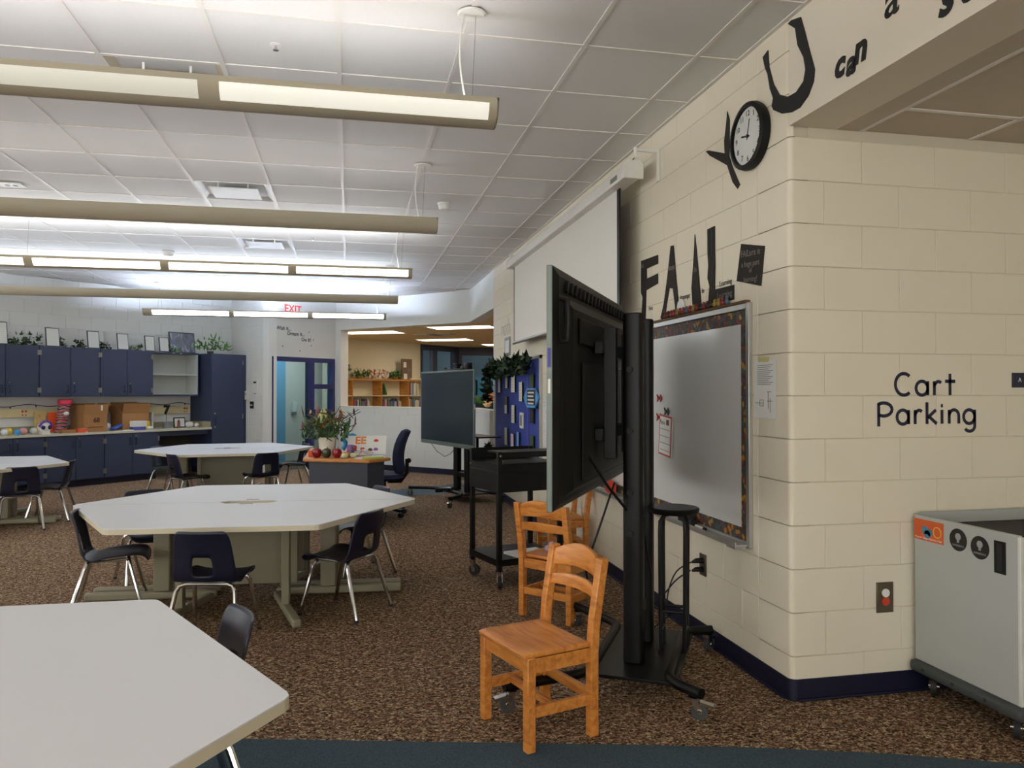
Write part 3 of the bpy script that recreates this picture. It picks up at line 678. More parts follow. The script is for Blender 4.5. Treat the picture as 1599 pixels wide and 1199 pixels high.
# ---- framed certificates, ivy, picture, plant on top of the uppers
CERT = RAMP('certificate_print', [(0.0, (226, 226, 218)), (0.74, (150, 150, 148)), (0.8, (226, 226, 218))], 'wave', 11, 0.7, 0, 0, None, True)
FRM = M('thin_dark_frame', (56, 58, 62), 0.5)
cert = [(5.24, 0.27, 0.33), (6.0, 0.2, 0.29), (6.62, 0.19, 0.28), (7.1, 0.19, 0.27), (7.57, 0.175, 0.26), (7.83, 0.175, 0.25)]
clab = ['framed certificate at the far left on top of the wall cabinets', 'framed certificate second from the left above the blue cabinets', 'framed blank-looking certificate third from the left above the cabinets', 'framed certificate fourth from the left above the cabinets', 'framed certificate fifth from the left, over the open shelf edge', 'smallest framed certificate, nearest the dark picture']
for k, (u, w, h) in enumerate(cert):
    t = thing('framed_certificate', clab[k], 'frame', cloc(u, ZU1, DU + 0.05), A45, 'framed certificates above the wall cabinets')
    tilt = -0.13
    a = MB().box((0, h / 2 * 0.13, h / 2), (w, 0.016, h), 0, 0, tilt).build('frame', FRM, t, bevel=0.002)
    MB().box((0, h / 2 * 0.13 - 0.009, h / 2), (w - 0.024, 0.004, h - 0.024), 0, 0, tilt).build('sheet', PAPER if k in (2, 3) else CERT, t, smooth=False)
def leafy(n, area, size, seed, star=True, droop=0.5):
    """leaves as folded 3-lobed blades; area = function(rand) -> point"""
    rnd = random.Random(seed); m = MB()
    for _ in range(n):
        p = Vector(area(rnd)); s_ = size * (0.6 + 0.8 * rnd.random())
        R = Matrix.Rotation(rnd.random() * 6.283, 3, 'Z') @ Matrix.Rotation((rnd.random() - 0.3) * 2.2, 3, 'X') @ Matrix.Rotation((rnd.random() - 0.5) * 1.4, 3, 'Y')
        if star: o2 = [(0, -0.5), (0.28, -0.42), (0.6, -0.05), (0.26, 0.02), (0.0, 0.75), (-0.26, 0.02), (-0.6, -0.05), (-0.28, -0.42)]
        else: o2 = [(0, -0.6), (0.2, -0.2), (0.2, 0.25), (0.0, 0.8), (-0.2, 0.25), (-0.2, -0.2)]
        ct_ = p + R @ Vector((0, 0, 0.08 * s_))
        vs_ = [ct_] + [p + R @ Vector((a * s_, b * s_, -0.06 * s_ * abs(a) * 3)) for a, b in o2]
        n_ = len(o2)
        m.add(vs_, [(0, 1 + i, 1 + (i + 1) % n_) for i in range(n_)], rnd.choice((0, 0, 1)))
    return m
IVY2 = M('ivy_leaf_mid', (58, 82, 42), 0.55, var=0.4, scale=25)
il = ['dark ivy sprig between the first and second framed certificates', 'dark ivy sprig right of the second framed certificate', 'dark ivy sprig left of the third framed certificate', 'dark ivy sprig right of the third framed certificate', 'pale ivy sprig between the fourth and fifth framed certificates', 'pale ivy sprig between the smallest certificate and the dark picture']
for k, (u0, u1, hh, n) in enumerate(((5.42, 5.9, 0.16, 60), (6.12, 6.24, 0.12, 18), (6.36, 6.52, 0.11, 24), (6.75, 6.94, 0.09, 22), (7.24, 7.47, 0.07, 22), (7.95, 8.15, 0.08, 28))):
    m = leafy(n, lambda r: ((r.random() - 0.5) * (u1 - u0), -0.02 + 0.14 * r.random(), 0.035 + hh * r.random() ** 2), 0.055, 20 + k)
    t = thing('ivy_sprig', il[k], 'plant', cloc((u0 + u1) / 2, ZU1, DU + 0.12), A45, 'ivy sprigs on the wall cabinets')
    m.build('leaves', [LEAFD, IVY2] if k < 4 else [IVY2, LEAFL], t, smooth=False)
    MB().tube([(-(u1 - u0) / 2, 0, 0.01), (0, 0.03, 0.018), ((u1 - u0) / 2, 0, 0.01)], 0.006, 5).build('stem', LEAFD, t)
t = thing('dark_picture', 'dark framed picture of pale swirling figures leaning by the plant', 'picture', cloc(8.28, ZU1, -0.16), A45)
PIC = RAMP('figure_picture', [(0.3, (74, 74, 82)), (0.5, (110, 112, 122)), (0.62, (176, 182, 196)), (0.75, (90, 88, 96))], 'noise', 6, 0.6, 2, 1.5, (1, 1, 0.6), False)
MB().box((0, 0.03, 0.185), (0.5, 0.02, 0.37), 0, 0, -0.12).build('frame', FRM, t, bevel=0.003)
MB().box((0, 0.02, 0.185), (0.46, 0.006, 0.33), 0, 0, -0.12).build('print', PIC, t, smooth=False)
t = thing('leafy_plant', 'bright green artificial plant on top of the tall cabinet', 'plant', cloc(8.7, 2.126, DB + 0.25), A45)
leafy(110, lambda r: ((r.random() - 0.45) * 0.75, (r.random() - 0.5) * 0.3, 0.085 + 0.22 * r.random() * r.random()), 0.065, 44, False).build('leaves', [LEAFL, IVY2], t, smooth=False)
leafy(14, lambda r: (0.02 + r.random() * 0.1, 0.0, 0.2 + 0.14 * r.random()), 0.07, 45, False).build('top_leaves', [LEAFL, LEAFL], t, smooth=False)
MB().lathe([(0.05, 0), (0.06, 0.05), (0.05, 0.05), (0.001, 0.045)], 12).build('pot', M('dark_pot', (70, 60, 40), 0.6), t)
# ================================================================== THINGS ON THE WORKTOP
def wt(u, dd): return cloc(u, ZT, dd)
def carton(name, label, u, dd, w, d_, h, flaps, rz=A45, printed=None):
    t = thing(name, label, 'box', wt(u, dd), rz)
    m = MB()
    tk = 0.006
    m.bx(-w / 2, w / 2, -d_ / 2, -d_ / 2 + tk, 0, h).bx(-w / 2, w / 2, d_ / 2 - tk, d_ / 2, 0, h).bx(-w / 2, -w / 2 + tk, -d_ / 2, d_ / 2, 0, h).bx(w / 2 - tk, w / 2, -d_ / 2, d_ / 2, 0, h).bx(-w / 2, w / 2, -d_ / 2, d_ / 2, 0, tk)
    m.build('walls', KRAFT, t, smooth=False)
    for s_, ang, L in flaps:
        if s_ in 'fb':
            y = (-1 if s_ == 'f' else 1) * d_ / 2; dy = math.cos(ang) * L * (-1 if s_ == 'f' else 1); dz = math.sin(ang) * L
            MB().add([(-w / 2, y, h), (w / 2, y, h), (w / 2, y + dy, h + dz), (-w / 2, y + dy, h + dz)], [(0, 1, 2, 3)]).build('flap', KRAFT, t, smooth=False, solid=0.005)
        else:
            x = (-1 if s_ == 'l' else 1) * w / 2; dx = math.cos(ang) * L * (-1 if s_ == 'l' else 1); dz = math.sin(ang) * L
            MB().add([(x, -d_ / 2, h), (x, d_ / 2, h), (x + dx, d_ / 2, h + dz), (x + dx, -d_ / 2, h + dz)], [(0, 1, 2, 3)]).build('flap', KRAFT, t, smooth=False, solid=0.005)
    if printed:
        text(printed, 0.1, M('carton_ink', (70, 36, 22), 0.8), t, (0.02, -d_ / 2 - 0.001, h * 0.66), bold=0.004)
        MB().bx(-w * 0.3, w * 0.32, -d_ / 2 - 0.0015, -d_ / 2 - 0.0002, h * 0.24, h * 0.28).build('print_line', _M['carton_ink'], t, smooth=False)
    return t
c68 = carton('cardboard_box', 'open brown cardboard box printed 68 on the worktop', 6.57, -0.27, 0.38, 0.36, 0.27, (('f', 1.35, 0.16), ('b', 1.5, 0.17), ('l', 1.75, 0.15), ('r', 1.3, 0.18)), A45, '68')
MB().bx(0.07, 0.1, -0.215, -0.21, 0.33, 0.42).build('tape', WHITEP, c68, smooth=False)
carton('cardboard_box', 'open brown cardboard box behind the yellow packet', 7.26, -0.24, 0.46, 0.34, 0.27, (('f', 1.25, 0.17), ('b', 1.5, 0.18), ('l', 1.0, 0.16), ('r', 1.6, 0.17)))
# patterned tube of sticks
t = thing('patterned_canister', 'tall red, black and white patterned canister tipping beside the 68 box', 'canister', wt(6.14, -0.24), A45)
ZIG = RAMP('chevron_print', [(0.0, (24, 22, 24)), (0.45, (226, 220, 214)), (0.62, (24, 22, 24)), (0.8, (200, 40, 60))], 'wave', 7.0, 0.5, 1, 6.0, (1, 1, 1), True)
tilt = lambda x, y, z: (x + z * 0.16, y, z)
MB().lathe([(0.001, 0), (0.085, 0), (0.088, 0.42), (0.001, 0.42)], 20, (0, 0, 0), 0, tilt).build('body', ZIG, t)
MB().lathe([(0.08, 0.42), (0.1, 0.44), (0.102, 0.5), (0.08, 0.51), (0.001, 0.5)], 20, (0, 0, 0), 0, tilt).build('lid', M('pink_lid', (214, 52, 84), 0.5), t)
MB().ball((0.05, -0.09, 0.29), 0.05, 10, 8, (0.9, 0.25, 0.6)).build('white_patch', WHITEP, t)
o = MB().bx(-0.06, 0.06, -0.01, 0.01, 0, 0.31).build('orange_folder', M('orange_card', (232, 84, 30), 0.6), None, wt(6.06, -0.17), A45, smooth=False); tag(o, 'upright orange folder behind the patterned canister', 'folder')
o = MB().bx(-0.08, 0.08, -0.008, 0.008, 0, 0.32).build('kraft_sheet', RAMP('tan_drawing', [(0.0, (196, 168, 110)), (0.6, (150, 130, 86)), (0.66, (206, 180, 124))], 'noise', 14, 0.7), None, wt(5.9, -0.13), A45, smooth=False); tag(o, 'tan picture card leaning on the wall behind the mask', 'card')
# purple and white mask-like toy
t = thing('skull_decoration', 'white and purple skull decoration on the worktop', 'decoration', wt(5.79, -0.5), A45)
MB().ball((0, 0, 0.1), 0.1, 14, 10, (0.95, 0.7, 0.85)).bx(-0.055, 0.055, -0.05, 0.04, 0, 0.06).build('head', WHITEP, t)
for a in (-0.045, 0.045): MB().ball((a, -0.062, 0.1), 0.032, 10, 8, (1, 0.5, 1)).build('eye_socket', M('deep_purple', (44, 30, 84), 0.5), t)
MB().tube([(-0.09, -0.03, 0.11), (-0.06, -0.05, 0.17), (0, -0.055, 0.195), (0.06, -0.05, 0.17), (0.095, -0.03, 0.12)], 0.016, 8).build('purple_band', M('bright_purple', (112, 60, 170), 0.5), t)
o = MB().bx(-0.07, 0.07, -0.05, 0.05, 0, 0.06).build('orange_packet', RAMP('orange_white_print', [(0.0, (228, 90, 50)), (0.55, (236, 214, 190))], 'voronoi', 16, 0.5), None, wt(6.3, -0.55), A45, bevel=0.003); tag(o, 'small orange and white packet in front of the canister', 'packet')
o = MB().bx(-0.1, 0.1, -0.05, 0.05, 0, 0.05).build('tan_tray', KRAFT, None, wt(6.11, -0.52), A45, bevel=0.003); tag(o, 'low tan carton between the skull and the orange packet', 'box')
# small balls on the left
bl = [(5.16, -0.42, 0.045, (230, 228, 226), 'white ball with red top at the left end of the worktop', 'decor_ball'), (5.27, -0.46, 0.05, (206, 204, 206), 'grey white ball beside the yellow ball', 'decor_ball'), (5.34, -0.4, 0.055, (226, 190, 40), 'yellow ball on the worktop', 'yellow_ball'), (5.4, -0.55, 0.042, (58, 150, 214), 'bright blue ball at the front of the worktop', 'blue_ball'), (5.52, -0.45, 0.052, (206, 150, 150), 'pinkish white ball right of the blue ball', 'decor_ball'), (5.66, -0.45, 0.05, (198, 200, 202), 'silver white ball next to the skull decoration', 'decor_ball')]
for u, dd, r, col, lab, nm in bl:
    o = MB().ball((0, 0, r), r, 14, 10).build(nm, M('ball_%d_%d_%d' % col, col, 0.4, var=0.25, scale=30), None, wt(u, dd), A45); tag(o, lab, 'ball', 'balls on the worktop')
for u, lab in ((5.12, 'black dish holding the leftmost balls'), (5.62, 'black dish holding the silver ball')):
    pass
# between and right of the boxes
o = MB().ball((0, 0, 0.067), 0.06, 10, 8, (1, 0.8, 1.1)).build('crumpled_paper', WHITEP, None, wt(6.85, -0.28), A45); tag(o, 'crumpled white paper between the two cardboard boxes', 'paper')
o = MB().box((0, 0, 0.058), (0.2, 0.1, 0.04), 0.3, 0, 0, -0.35).build('blue_bag', M('blue_cloth', (50, 74, 150), 0.7), None, wt(6.93, -0.42), A45, bevel=0.015); tag(o, 'dark blue pouch lying between the cardboard boxes', 'pouch')
o = MB().bx(-0.09, 0.09, -0.07, 0.07, 0, 0.012).build('paper_stack', PAPER, None, wt(7.03, -0.52), A45, smooth=False); tag(o, 'flat stack of white paper in front of the boxes', 'paper')
t = thing('tissue_box', 'white and blue packet in front of the second cardboard box', 'box', wt(7.25, -0.5), A45)
MB().bx(-0.12, 0.12, -0.05, 0.05, 0.055, 0.15).build('upper', WHITEP, t, bevel=0.003); MB().bx(-0.12, 0.1, -0.052, 0.05, 0, 0.055).build('lower', M('violet_blue', (70, 74, 150), 0.6), t, bevel=0.003)
o = MB().bx(-0.04, 0.04, -0.03, 0.03, 0, 0.14).build('yellow_packet', M('yellow_print', (232, 196, 30), 0.5), None, wt(7.43, -0.44), A45, bevel=0.003); tag(o, 'yellow packet leaning on the second cardboard box', 'packet')
o = MB().ball((0, 0, 0.03), 0.05, 8, 6, (1.2, 0.7, 0.6)).build('white_rag', WHITEP, None, wt(7.43, -0.54), A45); tag(o, 'small white rag at the worktop edge', 'rag')
o = MB().bx(-0.012, 0.012, -0.16, 0.0, 0, 0.28).build('white_board', WHITEP, None, wt(7.62, -0.15), A45, smooth=False); tag(o, 'white panel standing against the right of the boxes', 'panel')
t = thing('number_pick', 'black number seven on a thin stand', 'decoration', wt(7.88, -0.3), A45)
MB().lathe([(0.001, 0), (0.07, 0), (0.06, 0.05), (0.05, 0.1), (0.001, 0.1)], 14).build('base', M('grey_pot', (110, 116, 116), 0.5), t)
MB().cyl((0, 0, 0.1), (0, 0, 0.24), 0.004).build('stand', BLACK, t)
text('7', 0.2, BLACKP, t, (0.0, 0, 0.31), bold=0.012, extrude=0.006)
t = thing('photo_frame', 'black framed white sheet on the worktop with a brown figure before it', 'frame', wt(8.12, -0.3), A45)
MB().box((0, 0, 0.09), (0.22, 0.015, 0.18), 0, 0, -0.1).build('frame', BLACKP, t, bevel=0.002); MB().box((0, -0.008, 0.09), (0.185, 0.006, 0.145), 0, 0, -0.1).build('sheet', PAPER, t, smooth=False)
o = MB().lathe([(0.001, 0), (0.035, 0), (0.022, 0.05), (0.025, 0.1), (0.012, 0.14), (0.001, 0.15)], 12).build('figurine', M('brown_figure', (130, 84, 40), 0.6), None, wt(8.03, -0.42), A45); tag(o, 'small brown figurine in front of the black frame', 'figurine')
o = MB().ball((0, 0, 0.052), 0.06, 10, 8, (1.4, 0.8, 0.85)).ball((0.12, -0.03, 0.041), 0.04).build('white_bag', WHITEP, None, wt(8.3, -0.33), A45); tag(o, 'crumpled white bag at the right end of the worktop', 'bag')
# wall devices by the tall cabinet
def wt_loc(x, z): 
    p = Matrix.Rotation(aw, 3, 'Z') @ Vector((x, 0, z)); return (pb2.x + p.x, pb2.y + p.y, z)
t = thing('wall_intercom', 'white wall panel with small display and buttons', 'wall panel', wt_loc(1.3 + 0.43, 1.35), aw)
MB().bx(-0.09, 0.09, -0.03, 0, 0, 0.32).build('panel', WHITEP, t, bevel=0.006)
MB().bx(-0.05, 0.05, -0.033, -0.03, 0.25, 0.28).build('display', BLACKP, t, smooth=False)
for a in (-0.045, 0, 0.045): MB().cyl((a, -0.03, 0.06), (a, -0.036, 0.06), 0.01, None, 8).build('button', GREYP, t)
t = thing('light_switch', 'black light switch plate below the white panel', 'switch', wt_loc(1.3 + 0.26, 1.14), aw)
MB().bx(-0.07, 0.07, -0.01, 0, 0, 0.13).build('plate', BLACKP, t, bevel=0.003)
for a in (-0.025, 0.025): MB().bx(a - 0.008, a + 0.008, -0.02, -0.01, 0.05, 0.075).build('toggle', WHITEP, t, smooth=False)
t = thing('wall_phone', 'small white device on the wall beside the tall cabinet', 'wall device', wt_loc(1.3 + 0.05, 1.3), aw)
MB().bx(-0.04, 0.05, -0.03, 0, 0, 0.16).build('case', WHITEP, t, bevel=0.006); MB().bx(-0.005, 0.015, -0.033, -0.03, 0.08, 0.13).build('slot', RUBBER, t, smooth=False)

# ================================================================== HEXAGON TABLES (two half tables each)
ZTOP = 0.66; RT = 1.2
def half_poly(R, hole=True):
    h = R * math.sqrt(3) / 2
    pts = [(-R + 0.02, 0.007), (-R / 2, h), (R / 2, h), (R - 0.02, 0.007)]
    # rounded outer corners
    out = []
    def rnd(prev, p, nxt, r=0.03):
        p = Vector(p); a = (Vector(prev) - p).normalized(); b = (Vector(nxt) - p).normalized()
        q0 = p + a * r; q1 = p + b * r
        return [tuple(q0), tuple(q0 * 0.25 + p * 0.5 + q1 * 0.25), tuple(q1)]
    n = len(pts)
    for i in range(n): out += rnd(pts[i - 1], pts[i], pts[(i + 1) % n])
    if hole: out += [(0.2, 0.007), (0.15, 0.07), (-0.15, 0.07), (-0.2, 0.007)]
    return out
def make_half(label):
    t = thing('half_hexagon_table', label, 'table', (0, 0, 0), 0, 'half hexagon tables')
    poly = half_poly(RT)[::-1]
    MB().prism(poly, ZTOP - 0.004, ZTOP).build('top_laminate', TOPL, t, smooth=False)
    MB().prism(poly, ZTOP - 0.034, ZTOP - 0.0042).build('edge_band', TOPE, t, smooth=False)
    MB().bx(-0.045, 0.045, 0.11, 0.12, ZTOP, ZTOP + 0.002).build('latch', GREYD, t, smooth=False)
    # centre cabinet panel and posts
    MB().bx(-0.36, 0.36, 0.16, 0.19, 0.12, ZTOP - 0.035).build('modesty_panel', PUTTY, t, bevel=0.004)
    posts = [(-0.62, 0.08), (0.62, 0.08), (0.0, 0.6)]
    # T legs: left / right (along the seam) and two outward
    for sx in (-1, 1):
        MB().bx(sx * 0.56 - 0.055, sx * 0.56 + 0.055, 0.05, 0.12, 0.07, ZTOP - 0.036).build('leg_post', PUTTY, t, bevel=0.008)
        MB().bx(min(sx * 0.2, sx * 1.07), max(sx * 0.2, sx * 1.07), 0.05, 0.105, 0.012, 0.066).build('foot', PUTTY, t, bevel=0.014)
        MB().beam((sx * 0.33, 0.5, 0.06), (sx * 0.33, 0.5, ZTOP - 0.036), 0.05, 0.07).build('inner_post', PUTTY, t, bevel=0.005)
        p1 = Vector((sx * 0.22, 0.16, 0.04)); p2 = Vector((sx * 0.455, 0.9, 0.04))
        MB().beam(p1, p2, 0.055, 0.05).build('foot', PUTTY, t, bevel=0.012)
    return t
def table(cx, cy, rot, labs):
    for k in range(2):
        if k == 0 and not table.proto: table.proto = make_half(labs[0]); o = table.proto; o.location = (cx, cy, 0); o.rotation_euler = (0, 0, rot)
        else: o = dup(table.proto, (cx, cy, 0), rot + PI * k, labs[k])
table.proto = None
table(-0.69, 5.77, math.radians(-4.3), ['far half of the middle hexagon table with pale grey top', 'near half of the middle hexagon table, closest to the black front chair'])
table(-1.341, 2.111, math.radians(118), ['left half of the big foreground table, mostly out of frame', 'right half of the foreground table filling the lower left corner'])
table(-4.21, 9.4, math.radians(0), ['far half of the table at the left edge', 'near half of the table at the left edge'])
table(-1.656, 11.33, math.radians(7), ['far half of the back table before the tall cabinet', 'near half of the back table left of the teacher desk'])

# ================================================================== SCHOOL CHAIRS
def chair_shell():
    prof = [(0.22, 0.335), (0.208, 0.368), (0.16, 0.385), (0.05, 0.378), (-0.06, 0.368), (-0.125, 0.362), (-0.165, 0.375), (-0.183, 0.41), (-0.192, 0.46), (-0.203, 0.52), (-0.216, 0.58), (-0.232, 0.635), (-0.246, 0.668)]
    width = [0.15, 0.17, 0.178, 0.185, 0.188, 0.186, 0.184, 0.18, 0.175, 0.168, 0.162, 0.155, 0.135]
    nu = 12; nv = len(prof) - 1
    m = MB()
    def fn(u, v):
        k = v * nv; i = min(int(k + 1e-6), nv - 1); f = k - i
        y = prof[i][0] * (1 - f) + prof[i + 1][0] * f; z = prof[i][1] * (1 - f) + prof[i + 1][1] * f; w = width[i] * (1 - f) + width[i + 1] * f
        a = (u - 0.5) * 2; x = a * w
        if i < 5: z += 0.014 * a ** 4 - (0.006 * (1 - a * a))
        else: y += 0.03 * a * a
        return (x, y, z)
    # open hand-hole in the lower back
    return m.grid(fn, nu, nv, 0, lambda i, j: 4 <= i <= 7 and j in (7, 8))
def make_chair(label, group):
    t = thing('school_chair', label, 'chair', (0, 0, 0), 0, group)
    chair_shell().build('shell', NAVYP, t, solid=0.009, sub=1)
    def leg(pts): return MB().tube(pts, 0.0125, 8)
    # two inverted U frames, split into legs
    for sx in (-1, 1):
        leg([(sx * 0.06, -0.12, 0.352), (sx * 0.12, -0.125, 0.352), (sx * 0.15, -0.132, 0.342), (sx * 0.165, -0.145, 0.315), (sx * 0.205, -0.235, 0.012)]).build('rear_leg', CHROME, t)
        leg([(sx * 0.06, 0.1, 0.358), (sx * 0.12, 0.105, 0.358), (sx * 0.15, 0.11, 0.346), (sx * 0.165, 0.12, 0.318), (sx * 0.195, 0.2, 0.012)]).build('front_leg', CHROME, t)
        MB().cyl((sx * 0.2055, -0.236, 0), (sx * 0.205, -0.2335, 0.016), 0.014, 0.013, 10).build('glide', RUBBER, t)
        MB().cyl((sx * 0.1955, 0.201, 0), (sx * 0.195, 0.1985, 0.016), 0.014, 0.013, 10).build('glide', RUBBER, t)
        MB().cyl((sx * 0.13, -0.125, 0.352), (sx * 0.13, 0.105, 0.358), 0.009, None, 8).build('side_rail', CHROME, t)
    MB().cyl((-0.07, -0.12, 0.352), (0.07, -0.12, 0.352), 0.0105, None, 8).build('rear_rail', CHROME, t)
    MB().cyl((-0.07, 0.1, 0.358), (0.07, 0.1, 0.358), 0.0105, None, 8).build('front_rail', CHROME, t)
    return t
GC = 'navy school chairs with chrome legs'
chs = [(-0.76, 4.76, -11.5, 'navy plastic chair with its back to the viewer at the middle table'),
       (-1.52, 5.53, -80.7, 'navy plastic chair in profile at the left end of the middle table'),
       (-0.03, 5.22, 55.7, 'navy plastic chair at the near right side of the middle table'),
       (-1.48, 6.34, -156.5, 'navy plastic chair behind the left part of the middle table'),
       (0.07, 6.32, 114, 'navy plastic chair behind the right part of the middle table'),
       (-1.99, 10.4, -53, 'navy plastic chair with back showing at the left front of the back table'),
       (-2.48, 11.71, -113, 'navy plastic chair at the far left side of the back table'),
       (-1.11, 10.44, 27, 'navy plastic chair at the right front of the back table'),
       (-0.82, 11.92, 115, 'navy plastic chair between the back table and the teacher desk'),
       (-3.39, 9.03, 24, 'navy plastic chair with square back opening at the left edge table'),
       (-3.3, 9.62, 95, 'navy plastic chair tucked under the tip of the left edge table'),
       (-0.565, 2.645, 111, 'navy plastic chair pushed under the foreground table, back top showing')]
proto = None
for x, y, a, lab in chs:
    if proto is None:
        proto = make_chair(lab, GC); proto.location = (x, y, 0); proto.rotation_euler = (0, 0, math.radians(a))
    else:
        c_ = dup(proto, (x, y, 0), math.radians(a), lab)
        if 'foreground' in lab: c_.scale = (1.05, 1.05, 1.05)
# ================================================================== WOODEN CHAIRS
def make_wood_chair(label):
    t = thing('wooden_chair', label, 'chair', (0, 0, 0), 0, 'honey coloured wooden chairs')
    W, D = 0.185, 0.155; zs = 0.385; lw = 0.04
    # seat: scooped board
    MB().grid(lambda u, v: ((u - 0.5) * 2 * (W + 0.012), -D + 0.02 + v * (2 * D + 0.01), zs - 0.008 * math.sin(PI * u) * math.sin(PI * min(1, v * 1.1)) - 0.012 * max(0, v - 0.9) * 10 * 0.6), 12, 12).build('seat', WOODC, t, solid=0.02, bevel=0.003)
    for sx in (-1, 1):
        MB().beam((sx * W, D, 0), (sx * W, D, zs - 0.006), lw, lw).build('front_leg', WOODC, t, bevel=0.005)
        # back post: straight to the seat, then raked back
        m = MB(); pts = [(-D, 0.0), (-D, zs - 0.04), (-D - 0.012, zs + 0.1), (-D - 0.055, 0.735)]
        vs_ = []; 
        for y, z in pts: vs_ += [(sx * W - lw / 2, y - 0.02, z), (sx * W + lw / 2, y - 0.02, z), (sx * W + lw / 2, y + 0.022, z), (sx * W - lw / 2, y + 0.022, z)]
        fs = [(3, 2, 1, 0), (12, 13, 14, 15)]
        for i in range(3):
            for k in range(4): fs.append((i * 4 + k, i * 4 + (k + 1) % 4, (i + 1) * 4 + (k + 1) % 4, (i + 1) * 4 + k))
        m.add(vs_, fs).build('back_post', WOODC, t, bevel=0.005)
        MB().beam((sx * W, -D + 0.02, zs - 0.045), (sx * W, D - 0.02, zs - 0.045), 0.02, 0.06).build('side_apron', WOODC, t, bevel=0.002)
        MB().beam((sx * W, -D + 0.02, 0.155), (sx * W, D - 0.02, 0.155), 0.02, 0.045).build('side_stretcher', WOODC, t, bevel=0.002)
    MB().beam((-W + 0.02, D, zs - 0.045), (W - 0.02, D, zs - 0.045), 0.02, 0.06).build('front_apron', WOODC, t, bevel=0.002)
    MB().beam((-W + 0.02, -D, zs - 0.045), (W - 0.02, -D, zs - 0.045), 0.02, 0.06).build('back_apron', WOODC, t, bevel=0.002)
    MB().beam((-W + 0.01, 0.03, 0.155), (W - 0.01, 0.03, 0.155), 0.02, 0.03).build('cross_stretcher', WOODC, t, bevel=0.002)
    MB().beam((-W + 0.02, -D, 0.165), (W - 0.02, -D, 0.165), 0.02, 0.045).build('back_stretcher', WOODC, t, bevel=0.002)
    # curved crest and slat
    def slat(z0, z1, arch, yb):
        def fn(u, v):
            a = (u - 0.5) * 2; zt = z1 + arch * (1 - a * a); z = z0 + (zt - z0) * v + 0.3 * arch * (1 - a * a) * (1 - v)
            return (a * (W - 0.015), yb - 0.14 * (z - 0.6) - 0.028 * (1 - a * a), z)
        return MB().grid(fn, 14, 3)
    slat(0.645, 0.715, 0.045, -D - 0.03).build('crest_rail', WOODC, t, solid=0.018, bevel=0.003)
    slat(0.56, 0.605, 0.016, -D - 0.03).build('back_slat', WOODC, t, solid=0.016, bevel=0.003)
    return t
wc = make_wood_chair('wooden chair in the foreground facing left, in front of the big display'); wc.location = (0.80, 3.243, 0); wc.rotation_euler = (0, 0, math.radians(108))
dup(wc, (1.34, 4.835, 0), math.radians(-50.7), 'wooden chair seen from behind between the black cart and the display')
dup(wc, (1.79, 6.38, 0), math.radians(90), 'wooden chair against the wall behind the display, gold beads on it')
# beads on the farthest wooden chair, small toy on the middle one
t = thing('bead_pile', 'little heap of gold beads on the farthest wooden chair', 'beads', (1.76, 6.36, 0.396), 0)
rb = random.Random(3); gm = M('gold_bead', (206, 158, 60), 0.3, 0.6)
for k in range(22): MB().ball(((rb.random() - 0.5) * 0.2, (rb.random() - 0.5) * 0.2, 0.012 + 0.012 * rb.random()), 0.014, 8, 6).build('bead', gm, t)
o = MB().ball((0, 0, 0.02), 0.028, 10, 8, (1, 0.8, 0.8)).ball((0.035, 0.01, 0.04), 0.02).build('toy_figure', M('lilac_white', (190, 170, 210), 0.5, var=0.3), None, (1.28, 4.9, 0.397), 0.4); tag(o, 'small lilac and white toy on the middle wooden chair', 'toy')
# ================================================================== ROLLING DISPLAYS
def caster(parent, x, y, top, r=0.04, lock=True, direction=0.0, wheel=RUBBER):
    c = MB().cyl((x, y, top - 0.004), (x, y, top), 0.03, None, 14).cyl((x, y, top - 0.022), (x, y, top - 0.004), 0.022, None, 12)
    ca, sa = math.cos(direction), math.sin(direction)
    for s_ in (-1, 1): c.beam((x - sa * 0.018 * s_, y + ca * 0.018 * s_, top - 0.01), (x + ca * 0.02 - sa * 0.018 * s_, y + sa * 0.02 + ca * 0.018 * s_, r), 0.004, 0.028, (ca, sa, 0))
    if lock: c.box((x + ca * 0.05, y + sa * 0.05, top - 0.028), (0.06, 0.034, 0.012), direction, 0, 0, 0.2)
    f = c.build('caster', CHROME, parent)
    w = (x + ca * 0.02, y + sa * 0.02)
    MB().cyl((w[0] + sa * 0.013, w[1] - ca * 0.013, r), (w[0] - sa * 0.013, w[1] + ca * 0.013, r), r, None, 18).build('wheel', wheel, f)
    MB().cyl((w[0] + sa * 0.022, w[1] - ca * 0.022, r), (w[0] - sa * 0.022, w[1] + ca * 0.022, r), r * 0.35, None, 12).build('axle', CHROME, f)
def bez(p, n=6):
    """rounds the inner corners of a polyline"""
    p = [Vector(q) for q in p]; out = [p[0]]
    for i in range(1, len(p) - 1):
        a = p[i] + (p[i - 1] - p[i]).normalized() * min(0.09, (p[i - 1] - p[i]).length * 0.45); b = p[i] + (p[i + 1] - p[i]).normalized() * min(0.09, (p[i + 1] - p[i]).length * 0.45)
        for k in range(n + 1):
            t = k / n; out.append(a * (1 - t) ** 2 + p[i] * 2 * t * (1 - t) + b * t * t)
    out.append(p[-1]); return out
EDGE = M('display_edge_grey', (112, 122, 116), 0.4, 0.3)
DISB = M('display_back_black', (10, 10, 10), 0.5, var=0.1, spec=0.22)
